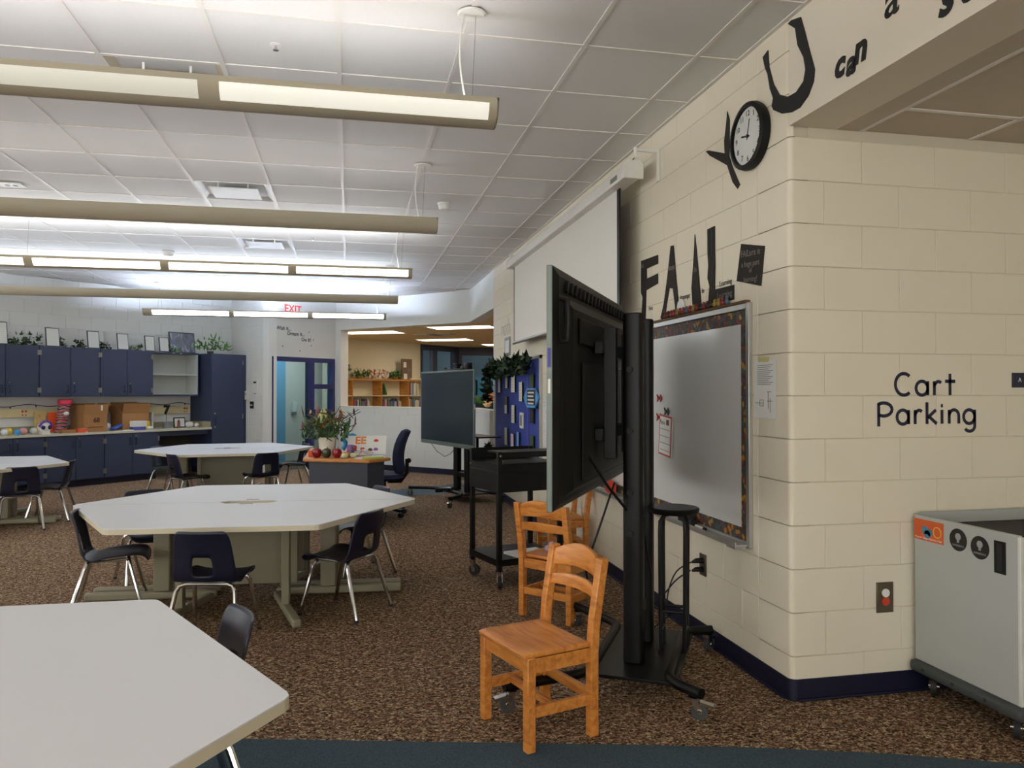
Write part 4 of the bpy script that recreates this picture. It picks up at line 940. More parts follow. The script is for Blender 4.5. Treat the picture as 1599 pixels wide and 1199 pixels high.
def display(label, loc, rz, zc, H=1.04, group='rolling touch displays', near=True):
    t = thing('touch_display', label, 'display', loc, rz, group)
    W = 0.86
    z0, z1 = zc - H / 2, zc + H / 2
    fr = MB().bx(-W, W, 0.028, 0.054, z0, z1)
    fr.build('bezel', EDGE, t, bevel=0.004)
    MB().bx(-W + 0.025, W - 0.025, 0.054, 0.057, z0 + 0.055, z1 - 0.022).build('screen', M('dark_screen', (42, 52, 58), 0.22, var=0.05, spec=0.6), t, smooth=False)
    # back shell: stepped
    b = MB()
    def fr_(x0, x1, y0, a0, a1, y1, zz0, zz1, c0, c1):
        v = [(x0, y0, zz0), (x1, y0, zz0), (x1, y0, zz1), (x0, y0, zz1), (a0, y1, c0), (a1, y1, c0), (a1, y1, c1), (a0, y1, c1)]
        b.add(v, [(4, 5, 6, 7)] + [(k, (k + 1) % 4, 4 + (k + 1) % 4, 4 + k) for k in range(4)])
    fr_(-W + 0.004, W - 0.004, 0.028, -W + 0.05, W - 0.05, 0.012, z0 + 0.004, z1 - 0.004, z0 + 0.03, z1 - 0.04)
    fr_(-W + 0.12, W - 0.12, 0.0125, -W + 0.17, W - 0.17, -0.022, z0 + 0.05, z1 - 0.12, z0 + 0.08, z1 - 0.17)
    b.build('back_shell', DISB, t, smooth=False, bevel=0.004)
    MB().bx(-0.6, 0.6, -0.034, -0.022, z1 - 0.32, z1 - 0.2).build('back_rib', DISB, t, bevel=0.006)
    MB().bx(-0.55, 0.55, -0.036, -0.02, z0 + 0.1, z1 - 0.4).build('cover_panel', BLACKP, t, bevel=0.008)
    for k in range(18):
        x = -W + 0.16 + k * 0.082
        MB().box((x, 0.0055, z1 - 0.075), (0.014, 0.014, 0.055), 0, 0, 0.0, 0.5).build('vent_slat', BLACKP, t, smooth=False)
    for x in (-W + 0.07, W - 0.07):
        MB().tube([(x, 0.02, z1 - 0.32), (x, -0.018, z1 - 0.315), (x, -0.022, z1 - 0.25), (x, -0.022, z1 - 0.2), (x, -0.018, z1 - 0.14), (x, 0.02, z1 - 0.135)], 0.012, 8).build('carry_handle', BLACKP, t)
    MB().bx(-W - 0.0015, -W, 0.034, 0.048, z1 - 0.43, z1 - 0.35).build('blue_label', M('violet_label', (70, 60, 150), 0.5), t, smooth=False)
    MB().bx(-W - 0.0015, -W, 0.036, 0.046, z0 + 0.5, z0 + 0.56).build('white_label', WHITEP, t, smooth=False)
    # mount and posts
    for z in (zc - 0.22, zc + 0.2): MB().bx(-0.32, 0.32, -0.075, -0.036, z - 0.03, z + 0.03).build('mount_rail', BLACK, t, bevel=0.003)
    for x in (-0.24, 0.24): MB().bx(x - 0.025, x + 0.025, -0.13, -0.07, zc - 0.34, zc + 0.3).build('mount_arm', BLACK, t, bevel=0.003)
    top = 1.83
    for x in (-0.17, 0.17):
        pr = [(x + 0.046 * math.copysign(abs(math.cos(a)) ** 0.6, math.cos(a)), -0.2 + 0.05 * math.copysign(abs(math.sin(a)) ** 0.6, math.sin(a))) for a in [2 * PI * k / 20 for k in range(20)]]
        p = MB().prism(pr, 0.115, top).build('post', BLACK, t, bevel=0.006)
        for z in (0.75, 0.95, 1.25, 1.55): MB().cyl((x - 0.06, -0.19, z), (x - 0.04, -0.19, z), 0.016, None, 10).build('clamp_knob', BLACKP, p)
    MB().bx(-0.14, 0.14, -0.22, -0.18, 0.3, 0.36).build('cross_brace', BLACK, t, bevel=0.003)
    MB().bx(-0.4, 0.4, -0.435, -0.01, 0.1, 0.116).build('base_plate', BLACK, t, bevel=0.003)
    zt = 0.118
    MB().tube(bez([(-0.69, 0.3, zt), (-0.4, -0.02, zt), (0.4, -0.02, zt), (0.69, 0.3, zt)]), 0.024, 12).build('front_tube', BLACK, t)
    MB().tube(bez([(-0.5, -0.55, zt), (-0.385, -0.39, zt), (0.385, -0.39, zt), (0.46, -0.53, zt)]), 0.024, 12).build('rear_tube', BLACK, t)
    for k, (x, y) in enumerate(((-0.66, 0.275), (0.66, 0.275), (-0.48, -0.52), (0.45, -0.505))):
        caster(t, x, y, 0.097, 0.036, True, (2.2, 0.7, -2.2 + 0.6, -0.5)[k], GREYD)
    return t
dn = display('big black rolling display seen from behind beside the foreground chair', (1.29, 3.853, 0), math.radians(59.8), 1.455)
MB().tube([(-0.45, -0.03, 1.15), (-0.3, -0.1, 0.98), (-0.2, -0.18, 0.85), (-0.1, -0.24, 0.72), (0.0, -0.26, 0.5)], 0.007, 8).build('power_cable', BLACKP, dn)
MB().tube([(-0.25, -0.12, 1.0), (-0.35, -0.05, 0.75), (-0.36, 0.0, 0.6), (-0.2, 0.02, 0.45), (0.0, 0.0, 0.25), (0.1, 0.05, 0.03)], 0.005, 8).build('power_cable', BLACKP, dn)
df = display('far rolling display facing the room, dark screen, before the library ledge', (1.31, 10.25, 0), math.radians(106.9), 1.225, 1.0)
MB().tube([(0.55, 0.03, 0.73), (0.4, 0.0, 0.62), (0.25, -0.05, 0.56), (0.18, -0.1, 0.6), (0.14, -0.14, 0.66)], 0.004, 6).build('dangling_cable', BLACKP, df)
MB().bx(-0.35, 0.35, -0.6, -0.28, 0.83, 0.85).build('rear_tray', BLACK, df, bevel=0.004)
MB().beam((0.0, -0.42, 0.12), (0.0, -0.42, 0.83), 0.03, 0.03).build('tray_post', BLACK, df)
t = thing('power_strip_bundle', 'black and white tangle of adapters on the far display base', 'cables', (1.27, 10.2, 0.117), 0.4)
rb = random.Random(5)
for k in range(5):
    MB().box(((rb.random() - 0.5) * 0.24, (rb.random() - 0.5) * 0.1, 0.03), (0.1, 0.05, 0.05), rb.random() * 3).build('adapter', (BLACKP, WHITEP)[k % 3 == 0], t, bevel=0.006)
# soundbar lumps on top of the far display
MB().bx(-0.45, 0.1, 0.0, 0.05, 1.725, 1.745).build('top_bar', BLACKP, df, bevel=0.006)
for x in (-0.45, 0.08): MB().ball((x, 0.02, 1.74), 0.045, 12, 8, (1.2, 0.6, 0.8)).build('camera_head', BLACKP, df)

# stool behind the near display
t = thing('tall_stool', 'tall black round stool standing behind the display posts', 'stool', (1.65, 3.745, 0.117), math.radians(59.8))
zz = 0.845 - 0.117
MB().lathe([(0.001, zz - 0.03), (0.118, zz - 0.03), (0.128, zz - 0.02), (0.131, zz - 0.006), (0.125, zz), (0.001, zz)], 28).build('seat', BLACK, t)
for sx, sy in ((-1, -1), (1, -1), (1, 1), (-1, 1)):
    MB().tube([(sx * 0.02, sy * 0.02, zz - 0.035), (sx * 0.045, sy * 0.045, zz - 0.04), (sx * 0.062, sy * 0.062, zz - 0.07), (sx * 0.064, sy * 0.064, zz - 0.12), (sx * 0.06, sy * 0.06, 0.0)], 0.0105, 8).build('leg', BLACK, t)
for a in (-1, 1):
    MB().cyl((-0.06, a * 0.06, 0.1), (0.06, a * 0.06, 0.1), 0.008, None, 8).build('rung', BLACK, t)
    MB().cyl((a * 0.06, -0.06, 0.2), (a * 0.06, 0.06, 0.2), 0.008, None, 8).build('rung', BLACK, t)
# ================================================================== BLACK AV CART
t = thing('av_cart', 'black steel utility cart on casters near the blue bulletin board', 'cart', (1.083, 5.572, 0), math.radians(15.7))
w, dp = 0.52, 0.47
for x, y in ((0, 0), (w, 0), (w, dp), (0, dp)): MB().bx(x - 0.017, x + 0.017, y - 0.017, y + 0.017, 0.12, 1.0).build('leg', BLACK, t, bevel=0.002)
def tray(z, h, nm, x0=-0.018, x1=None, lip=0.035):
    x1 = w + 0.018 if x1 is None else x1
    MB().bx(x0, x1, -0.018, dp + 0.018, z, z + 0.008).bx(x0, x1, -0.018, -0.012, z - h, z + 0.008).bx(x0, x1, dp + 0.012, dp + 0.018, z - h, z + 0.008).bx(x0, x0 + 0.006, -0.018, dp + 0.018, z - h, z + 0.008).bx(x1 - 0.006, x1, -0.018, dp + 0.018, z - h, z + 0.008).build(nm, BLACK, t, smooth=False)
tray(0.2, 0.04, 'bottom_shelf'); tray(0.9, 0.05, 'middle_shelf')
MB().bx(-0.018, w + 0.018, -0.018, dp + 0.018, 0.7, 0.85).build('drawer_box', BLACK, t, bevel=0.003)
MB().bx(0.01, w + 0.36, -0.03, 0.22, 0.985, 0.997).bx(0.01, w + 0.36, -0.03, -0.024, 0.955, 0.985).build('top_flap', BLACK, t, smooth=False)
MB().bx(-0.018, w + 0.018, dp + 0.01, dp + 0.018, 0.9, 1.0).build('back_panel', BLACK, t, smooth=False)
for x, y, z in ((0, -0.018, 0.97), (-0.018, dp, 0.98), (-0.019, dp - 0.02, 0.88)): MB().cyl((x, y - 0.004, z), (x, y + 0.002, z), 0.008, None, 10).build('bolt', CHROME, t)
for k, (x, y) in enumerate(((0, 0), (w, 0), (w, dp), (0, dp))): caster(t, x, y, 0.125, 0.045, False, -1.9 + k * 0.3)
t = thing('papers', 'stack of white papers on the bottom shelf of the black cart', 'papers', (1.083 + 0.2, 5.572 + 0.16, 0.2085), math.radians(22))
for k in range(3): MB().bx(-0.1, 0.2, -0.09 + k * 0.01, 0.09, k * 0.006, k * 0.006 + 0.005).build('sheet', PAPER, t, smooth=False)
t = thing('hanging_cables', 'coil of black cables hanging under the black cart shelf', 'cables', (1.62, 5.72, 0.78), 0)
for k in range(4): MB().tube([(-0.1 + 0.02 * k, 0.01 * k, 0.12), (-0.06, 0.0, 0.04 - 0.012 * k), (0.02, 0.0, 0.0 - 0.012 * k), (0.1, 0, 0.03), (0.13, 0, 0.12)], 0.006, 6).build('cable', BLACKP, t)

# ================================================================== TEACHER DESK
t = thing('teacher_desk', 'teacher desk with oak top and dark blue-grey body', 'desk', (0, 0, 0), 0)
top = [(-0.47, 8.37), (0.2, 8.02), (0.44, 8.28), (0.24, 8.62), (0.12, 8.8), (0.12, 9.9), (-0.47, 9.9)]
MB().prism(top, 0.71, 0.745).build('desktop', WOODD, t, bevel=0.012)
body = [(-0.41, 8.43), (0.19, 8.12), (0.37, 8.29), (0.2, 8.56), (0.06, 8.8), (0.06, 9.84), (-0.41, 9.84)]
MB().prism(body, 0.03, 0.709).build('pedestal', M('desk_slate', (50, 54, 68), 0.5), t, bevel=0.004)
# objects on the desk
ZD = 0.745
t = thing('flower_vase', 'white vase of brown, yellow and green silk flowers on the desk', 'vase', (-0.23, 8.72, ZD), 0)
MB().lathe([(0.001, 0), (0.07, 0), (0.085, 0.03), (0.09, 0.12), (0.1, 0.2), (0.094, 0.2), (0.08, 0.12), (0.001, 0.02)], 20).build('pot', M('cream_ceramic', (226, 222, 206), 0.35), t)
rs = random.Random(11)
st = MB()
for k in range(26):
    a = rs.random() * 6.283; R_ = 0.06 + 0.3 * rs.random(); hgt = 0.2 + 0.2 * rs.random() * (1.2 - R_)
    st.tube([(0.04 * math.cos(a), 0.04 * math.sin(a), 0.14), (R_ * 0.5 * math.cos(a), R_ * 0.5 * math.sin(a), 0.14 + hgt * 0.7), (R_ * math.cos(a), R_ * math.sin(a), 0.14 + hgt)], 0.004, 5)
st.build('stems', IVY2, t)
leafy(190, lambda r: ((lambda a, R_: (R_ * math.cos(a), R_ * math.sin(a), 0.18 + 0.3 * r.random() * (1 - R_ * 1.4)))(r.random() * 6.283, 0.28 * math.sqrt(r.random()))), 0.065, 12, False).build('leaves', [IVY2, M('leaf_mid_green', (84, 118, 56), 0.6, var=0.3)], t, smooth=False)
for k, (col, n, sd) in enumerate((((176, 128, 50), 18, 1), ((124, 84, 84), 22, 2), ((196, 196, 120), 8, 3))):
    leafy(n, lambda r: ((r.random() - 0.45) * 0.6 if k == 1 else (r.random() - 0.5) * 0.42, (r.random() - 0.5) * 0.35, 0.31 + 0.17 * r.random()), 0.085, 60 + sd, False).build('blossoms', [M('petal_%d' % k, col, 0.7, var=0.3), M('petal_%d_dark' % k, tuple(int(c * 0.7) for c in col), 0.7)], t, smooth=False)
def apple(x, y, col, lab, sc=1.0):
    a = thing('apple', lab, 'apple', (x, y, ZD), 0, 'decorative apples on the desk')
    R_ = 0.05 * sc
    MB().lathe([(0.001, 0.008), (R_ * 0.5, 0.0), (R_ * 0.86, R_ * 0.5), (R_, R_ * 1.15), (R_ * 0.85, R_ * 1.75), (R_ * 0.45, R_ * 1.95), (0.001, R_ * 1.75)], 18).build('fruit', M('apple_%d' % col[0], col, 0.25, var=0.2, scale=30), a)
    MB().tube([(0, 0, R_ * 1.7), (0.006, 0, R_ * 2.05), (0.014, 0, R_ * 2.3)], 0.004, 6).build('stem', M('stem_brown', (60, 44, 26), 0.7), a)
apple(-0.33, 8.43, (138, 18, 30), 'dark red apple at the left corner of the desk')
apple(-0.23, 8.4, (62, 66, 48), 'dark green apple between the two red apples')
apple(-0.12, 8.36, (140, 20, 28), 'dark red apple right of the green apple')
o = MB().bx(-0.07, 0.07, -0.05, 0.05, 0, 0.06).build('orange_box', M('orange_box_paint', (226, 96, 50), 0.5), None, (-0.36, 8.66, ZD), 0.1, bevel=0.005); tag(o, 'small orange box behind the red apple', 'box')
PMP = M('pumpkin_orange', (206, 128, 66), 0.5, var=0.2); PMW = M('pumpkin_cream', (206, 204, 160), 0.5, var=0.2)
for x, y, r, mt, lab in ((-0.02, 8.42, 0.038, PMP, 'tiny orange pumpkin on the desk'), (-0.04, 8.31, 0.036, PMW, 'tiny cream pumpkin beside the red apple'), (0.05, 8.36, 0.034, PMW, 'tiny cream pumpkin at the desk middle')):
    a = thing('mini_pumpkin', lab, 'pumpkin', (x, y, ZD), 0, 'mini pumpkins on the desk')
    m = MB()
    for q in range(7): m.ball((r * 0.45 * math.cos(q * 0.9), r * 0.45 * math.sin(q * 0.9), r * 0.72), r * 0.72, 8, 6)
    m.build('ribs', mt, a); MB().cyl((0, 0, r * 1.3), (0.004, 0, r * 1.75), 0.005, 0.003, 6).build('stem', _M['stem_brown'], a)
BLU = M('sky_blue_plastic', (50, 146, 204), 0.35)
for x, y, sg, lab in ((-0.02, 9.1, 1, 'curled sky blue balloon shape left on the desk'), (0.04, 8.98, -1, 'curled sky blue balloon shape right on the desk')):
    o = MB().tube([(sg * 0.04 * math.cos(a) + 0.0, 0, 0.16 + 0.045 * math.sin(a)) for a in [0.2 + 4.2 * k / 12 for k in range(13)]] + [(sg * -0.02, 0, 0.08), (sg * -0.05, 0, 0.03)], 0.024, 10).build('balloon_shape', BLU, None, (x, y, ZD), 0.2); tag(o, lab, 'decoration', 'sky blue shapes on the desk')
GLS = glass('jar_glass', (225, 230, 232), 0.35)
o = MB().lathe([(0.03, 0), (0.04, 0.01), (0.042, 0.1), (0.03, 0.12), (0.028, 0.12), (0.038, 0.1), (0.036, 0.012), (0.001, 0.01)], 16).build('glass_jar', M('purple_jar', (124, 84, 140), 0.3), None, (0.02, 8.6, ZD)); tag(o, 'small purple jar behind the pumpkins', 'jar')
t = thing('clutter_pile', 'crumpled clear plastic packaging on the desk', 'packaging', (0.13, 8.43, ZD), 0.3)
for k in range(6): MB().box(((rs.random() - 0.5) * 0.18, (rs.random() - 0.5) * 0.12, 0.03 + 0.02 * rs.random()), (0.09, 0.07, 0.012), rs.random() * 3, 0, (rs.random() - 0.5) * 1.2, (rs.random() - 0.5)).build('wrapper', M('clear_film', (188, 186, 186), 0.25, var=0.3, scale=40), t, smooth=False)
t = thing('letter_card', 'large white card with orange and red letters RE and fruit pictures', 'card', (0.19, 8.62, ZD + 0.004), -0.12)
tl_ = -0.5
MB().box((0, 0.05, 0.105), (0.42, 0.006, 0.23), 0, 0, tl_).build('card', PAPER, t, smooth=False)
def oncard(x, z): return (x, 0.05 + (z) * math.sin(-tl_) * 1.0 - 0.005, 0.105 + z * math.cos(tl_))
for ch, x, z, col, sz in (('E', -0.1, 0.055, (226, 120, 40), 0.12), ('E', -0.04, 0.055, (230, 140, 50), 0.12), ('R', -0.13, -0.05, (212, 50, 50), 0.12), ('r', -0.05, -0.05, (216, 70, 60), 0.12)):
    text(ch, sz, M('card_ink_%d' % col[1], col, 0.6), t, oncard(x, z), (PI / 2 + tl_, 0, 0), bold=0.004)
for x, z, col in ((0.1, 0.05, (220, 70, 50)), (0.1, -0.055, (150, 90, 180)), (0.04, -0.06, (110, 70, 40))):
    p = oncard(x, z); MB().ball(p, 0.026, 10, 8, (1, 0.15, 0.9)).build('fruit_print', M('card_fruit_%d' % col[0], col, 0.6), t)
t = thing('paper_sheets', 'loose white sheets spread on the front of the desk', 'papers', (0.22, 8.3, ZD), 0.5)
for k in range(3): MB().box((0.0 + 0.02 * k, 0.03 * k, 0.002 + 0.003 * k), (0.3, 0.14, 0.002), 0.25 * k).build('sheet', PAPER, t, smooth=False)
o = MB().box((0, 0, 0.012), (0.22, 0.025, 0.02), 0).build('green_ruler', M('lime_plastic', (176, 190, 60), 0.4), None, (0.25, 8.14, ZD), 0.25, bevel=0.003); tag(o, 'lime green strip at the front edge of the desk', 'ruler')
# office chair
t = thing('office_chair', 'dark blue upholstered swivel chair pulled up to the desk', 'chair', (0.4, 9.12, 0), math.radians(80))
UPH = M('navy_upholstery', (36, 42, 74), 0.85, var=0.12, bump=0.3, bscale=500)
def bk(u, v):
    a = (u - 0.5) * 2; w_ = 0.22 * (1 - 0.35 * abs(2 * v - 0.9) ** 3)
    return (a * w_, -0.2 - 0.07 * (v - 0.35) ** 2 * 3 + 0.05 * a * a, 0.5 + 0.5 * v)
MB().grid(bk, 10, 10).build('backrest', UPH, t, solid=0.07, bevel=0.02)
MB().lathe([(0.001, 0.42), (0.2, 0.42), (0.24, 0.45), (0.23, 0.49), (0.18, 0.5), (0.001, 0.495)], 24).build('seat', UPH, t)
MB().tube([(0, -0.05, 0.4), (0, -0.2, 0.4), (0, -0.27, 0.5), (0, -0.27, 0.66)], 0.022, 8).build('back_bar', BLACKP, t)
MB().ball((0.0, -0.29, 0.64), 0.03).build('knob', BLACKP, t)
MB().cyl((0, 0, 0.1), (0, 0, 0.42), 0.028).build('gas_column', BLACKP, t)
for k in range(5):
    a = k * 2 * PI / 5 + 0.3; x, y = 0.27 * math.cos(a), 0.27 * math.sin(a)
    lg = MB().beam((0, 0, 0.11), (x, y, 0.075), 0.045, 0.03).build('star_leg', BLACKP, t, bevel=0.004)
    MB().cyl((x - 0.02 * math.sin(a), y + 0.02 * math.cos(a), 0.028), (x + 0.02 * math.sin(a), y - 0.02 * math.cos(a), 0.028), 0.028, None, 12).build('wheel', RUBBER, lg)

# ================================================================== RIGHT WALL
INK = M('black_vinyl', (18, 17, 18), 0.6)
CHALK = M('chalk_grey', (120, 112, 104), 0.8)
PF = [(5.128, 2.365), (4.825, 2.356), (4.823, 2.297), (5.024, 2.294), (5.021, 2.225), (4.826, 2.231), (4.826, 2.165), (5.033, 2.146), (5.049, 1.93), (5.13, 1.938), (5.099, 2.104), (5.129, 2.141)]
PA = [(4.616, 2.376), (4.571, 2.372), (4.542, 2.209), (4.483, 1.922), (4.534, 1.923), (4.582, 2.098), (4.637, 2.11), (4.681, 2.012), (4.708, 1.929), (4.779, 1.933), (4.725, 2.027), (4.673, 2.177)]
PI_ = [(4.265, 2.381), (4.248, 2.316), (4.223, 2.188), (4.198, 2.052), (4.177, 1.929), (4.293, 1.94), (4.31, 2.067), (4.287, 2.198), (4.269, 2.32)]
PL = [(4.099, 2.376), (4.007, 2.377), (4.006, 2.243), (4.003, 2.152), (4.009, 2.018), (3.788, 2.015), (3.788, 1.936), (4.095, 1.932), (4.074, 2.045), (4.098, 2.094), (4.088, 2.166), (4.097, 2.241)]
PB = [(3.709, 2.219), (3.476, 2.165), (3.511, 1.971), (3.758, 2.03)]
PY = [(3.858, 2.972), (3.831, 2.917), (3.838, 2.723), (3.798, 2.646), (3.721, 2.535), (3.747, 2.519), (3.799, 2.569), (3.86, 2.677), (3.949, 2.727), (4.065, 2.791), (4.116, 2.832), (4.08, 2.826), (3.887, 2.751), (3.892, 2.819), (3.864, 2.928)]
PU = [(3.438, 3.124), (3.428, 3.037), (3.389, 2.939), (3.336, 2.866), (3.264, 2.828), (3.195, 2.824), (3.137, 2.851), (3.121, 2.899), (3.136, 2.96), (3.183, 3.036), (3.202, 3.122), (3.262, 3.172), (3.232, 3.175), (3.157, 3.154), (3.126, 3.076), (3.089, 2.972), (3.05, 2.87), (3.059, 2.82), (3.1, 2.771), (3.166, 2.741), (3.234, 2.744), (3.316, 2.767), (3.39, 2.811), (3.405, 2.834), (3.394, 2.871), (3.422, 2.928), (3.443, 3.008), (3.466, 3.047), (3.488, 3.11)]

t0 = 0.004
for nm, P, lab in (('paper_letter_f', PF, 'black paper letter F, first of the word FAIL'), ('paper_letter_a', PA, 'black paper letter A in the word FAIL'), ('paper_letter_i', PI_, 'pointed black paper letter I in the word FAIL'), ('paper_letter_l', PL, 'black paper letter L ending the word FAIL'), ('paper_letter_y', PY, 'black paper letter Y left of the wall clock')):
    o = wallR(P, t0).build(nm, CARD, None, smooth=False); tag(o, lab, 'paper letter', 'cut-out letters on the block wall')
o = wallR(PU, t0).build('paper_letter_u', INK, None, smooth=False); tag(o, 'large black letter U right of the wall clock', 'paper letter', 'cut-out letters on the block wall')
for s_, y, z, o_ in (('First', 5.1, 2.325, 0), ('Attempt', 4.6, 2.235, 1), ('In', 4.255, 2.17, 2), ('Learning', 3.89, 1.975, 3)):
    par = [o2 for o2 in C.objects if o2.name == ('paper_letter_f', 'paper_letter_a', 'paper_letter_i', 'paper_letter_l')[o_]][0]
    text(s_, 0.05 if o_ != 3 else 0.05, CHALK, par, (XW - 0.0062, y, z), RW, sx=0.6 if o_ < 2 else 1.0, extrude=0.0005, name='chalk_writing')
t = thing('chalk_note', 'tilted black card with chalk writing beside the letter L', 'note', (0, 0, 0), 0)
wallR(PB, t0).build('card', CARD, t, smooth=False)
for k, s_ in enumerate(('FAILure is', 'a huge part', 'of', 'learning!')):
    z = (2.155, 2.1, 2.065, 2.02)[k]; text(s_, (0.05, 0.042, 0.035, 0.042)[k], CHALK, t, (XW - 0.0062, 3.612, z), (PI / 2, 0.06, -PI / 2), extrude=0.0004, name='chalk_writing', sx=0.95)
for s_, y, z, sz in (('First', 4.955, 2.012, 0.04), ('Attempt', 4.41, 2.025, 0.042), ('In', 4.16, 2.03, 0.042), ('Learning', 3.885, 2.04, 0.042)):
    o = text(s_, sz, INK, None, (XW - 0.002, y, z), RW, name='wall_word', extrude=0.0006); tag(o, 'small black printed word %s beside the paper letters' % s_, 'wall lettering', 'small words among the letters FAIL')
t = thing('wall_words', 'bold black word can and further letters on the header', 'wall lettering', (0, 0, 0), 0)
for ch, y, z, sz, b, sh in (('c', 2.881, 2.815, 0.15, 0.007, 0.2), ('a', 2.806, 2.792, 0.14, 0.005, 0.2), ('n', 2.746, 2.825, 0.16, 0.007, 0.2), ('a', 2.56, 2.935, 0.2, 0.002, 0.1), ('s', 2.29, 2.80, 0.17, 0.006, 0.3), ('t', 2.2, 2.80, 0.17, 0.006, 0.3)):
    text(ch, sz, INK, t, (XW - 0.002, y, z), RW, bold=b, name='letter', extrude=0.0008, shear=sh)
t = thing('wall_lettering', 'thin grey outlined letters on the wall left of the projector screen', 'wall lettering', (0, 0, 0), 0)
text('noth', 0.32, M('pale_grey_vinyl', (150, 148, 144), 0.7), t, (XW - 0.002, 9.93, 2.28), RW, bold=-0.006, name='letters', extrude=0.0005)
# clock
t = thing('wall_clock', 'round black-rimmed wall clock between the letters Y and U', 'clock', (XW, 3.585, 2.745), 0)
xl = lambda x, y, z: (-z, x, y)
MB().lathe([(0.165, 0.0), (0.172, 0.02), (0.168, 0.045), (0.15, 0.052), (0.145, 0.05), (0.145, 0.0)], 40, (0, 0, 0), 0, xl).build('rim', BLACKP, t)
MB().lathe([(0.001, 0.03), (0.147, 0.03), (0.147, 0.032), (0.001, 0.032)], 40, (0, 0, 0), 0, xl).build('face', PAPER, t)
MB().lathe([(0.001, 0.047), (0.147, 0.045), (0.147, 0.0455), (0.001, 0.0475)], 40, (0, 0, 0), 0, xl).build('glass', glass('clock_glass', (252, 252, 252), 0.03), t)
for k in range(1, 13):
    a = PI / 2 - k * PI / 6; text(str(k), 0.04, INK, t, (-0.0335, -0.115 * math.cos(a), 0.115 * math.sin(a)), RW, name='numeral', extrude=0.0005)
for ang, L, w_, nm in ((math.radians(90 - 15), 0.085, 0.004, 'minute_hand'), (math.radians(90 - 282), 0.06, 0.008, 'hour_hand')):
    MB().beam((-0.036, 0.02 * math.cos(ang), -0.02 * math.sin(ang)), (-0.036, -L * math.cos(ang), L * math.sin(ang)), w_, 0.0015, (1, 0, 0)).build(nm, INK, t, smooth=False)
MB().lathe([(0.001, 0.034), (0.009, 0.034), (0.009, 0.039), (0.001, 0.039)], 12, (0, 0, 0), 0, xl).build('hub', INK, t)
# whiteboard
t = thing('whiteboard', 'glossy whiteboard with patterned border on the block wall', 'whiteboard', (XW, 3.62, 0.66), -PI / 2)
WBL, WBH = 2.44, 1.22     # local x runs toward the camera: board spans x -WBL..0
MB().bx(-WBL, 0, -0.012, -0.001, 0, WBH).build('panel', M('whiteboard_enamel', (216, 216, 213), 0.16, var=0.01, spec=0.6), t, smooth=False)
f = MB().bx(-WBL, 0, -0.024, -0.001, -0.02, 0.012).bx(-WBL, 0, -0.024, -0.001, WBH - 0.012, WBH + 0.02).bx(-0.012, 0.02, -0.024, -0.001, -0.02, WBH + 0.02).bx(-WBL - 0.02, -WBL + 0.012, -0.024, -0.001, -0.02, WBH + 0.02)
f.build('frame', ALU, t, bevel=0.003)
BORD = RAMP('floral_border', [(0.0, (58, 52, 44)), (0.3, (120, 60, 36)), (0.45, (52, 84, 84)), (0.6, (176, 124, 40)), (0.72, (96, 60, 90)), (0.82, (66, 66, 60))], 'voronoi', 42, 0.6)
for a in ((-WBL + 0.012, -0.012, 0.012, 0.075), (-WBL + 0.012, -0.012, WBH - 0.085, WBH - 0.012)): MB().bx(a[0], a[1], -0.0145, -0.012, a[2], a[3]).build('border_strip', BORD, t, smooth=False)
for a in (-0.075, -WBL + 0.012): MB().bx(a, a + 0.063, -0.0142, -0.012, 0.075, WBH - 0.085).build('border_strip', BORD, t, smooth=False)
MB().bx(-WBL, 0.0, -0.03, -0.002, WBH + 0.02, WBH + 0.034).build('cork_rail', M('cork', (104, 78, 50), 0.9, var=0.2, scale=60), t, smooth=False)
MB().bx(-WBL, -0.0, -0.085, -0.02, -0.012, 0.0).bx(-WBL, 0.0, -0.09, -0.082, -0.016, 0.012).build('marker_tray', ALU, t, bevel=0.002)
for k in range(6): MB().cyl((-0.01 - k * 0.016, -0.09, -0.018), (-0.01 - k * 0.016, -0.03, -0.018), 0.007, None, 8).build('tray_end_tab', ALU, t)
rp = random.Random(9)
cols = [((120, 40, 34), 'brown red'), ((60, 36, 30), 'dark brown'), ((150, 128, 60), 'dull yellow'), ((84, 100, 116), 'grey blue'), ((140, 48, 52), 'red'), ((40, 40, 44), 'black'), ((140, 90, 56), 'tan')]
ORDP = ['first', 'second', 'third', 'fourth', 'fifth', 'sixth', 'seventh', 'eighth', 'ninth', 'tenth', 'eleventh', 'twelfth', 'thirteenth', 'fourteenth', 'fifteenth', 'sixteenth', 'seventeenth', 'eighteenth', 'nineteenth', 'twentieth']
for k in range(20):
    y = 3.84 + k * 0.046
    c_, cn = cols[rp.randrange(len(cols))]
    o = MB().ball((0, 0, 0.016), 0.017, 8, 6, (0.9, 1, 1)).ball((0, 0, 0.036), 0.011, 8, 6).build('pushpin_figure', M('pin_%d' % c_[0], c_, 0.5), None, (XW - 0.018, y, 0.66 + WBH + 0.034)); tag(o, 'tiny %s figure, %s from the right along the whiteboard top' % (cn, ORDP[k]), 'figure', 'figures lined up along the whiteboard top')
o = MB().lathe([(0.001, 0), (0.05, 0), (0.052, 0.006), (0.05, 0.01), (0.001, 0.012)], 24, (0, 0, 0), 0, xl).build('white_button', WHITEP, None, (XW - 0.004, 4.45, 1.965)); tag(o, 'round white badge on the wall below the letter A', 'badge')
MB().lathe([(0.001, 0.0115), (0.016, 0.0115), (0.016, 0.0125), (0.001, 0.0125)], 12, (0, 0.01, -0.02), 0, lambda x, y, z: (-z, x, y)).build('print', M('badge_red', (170, 80, 70), 0.6), o)
t = thing('marker_eraser', 'black eraser and cloth lying in the whiteboard tray', 'eraser', (XW - 0.055, 4.26, 0.661), -PI / 2)
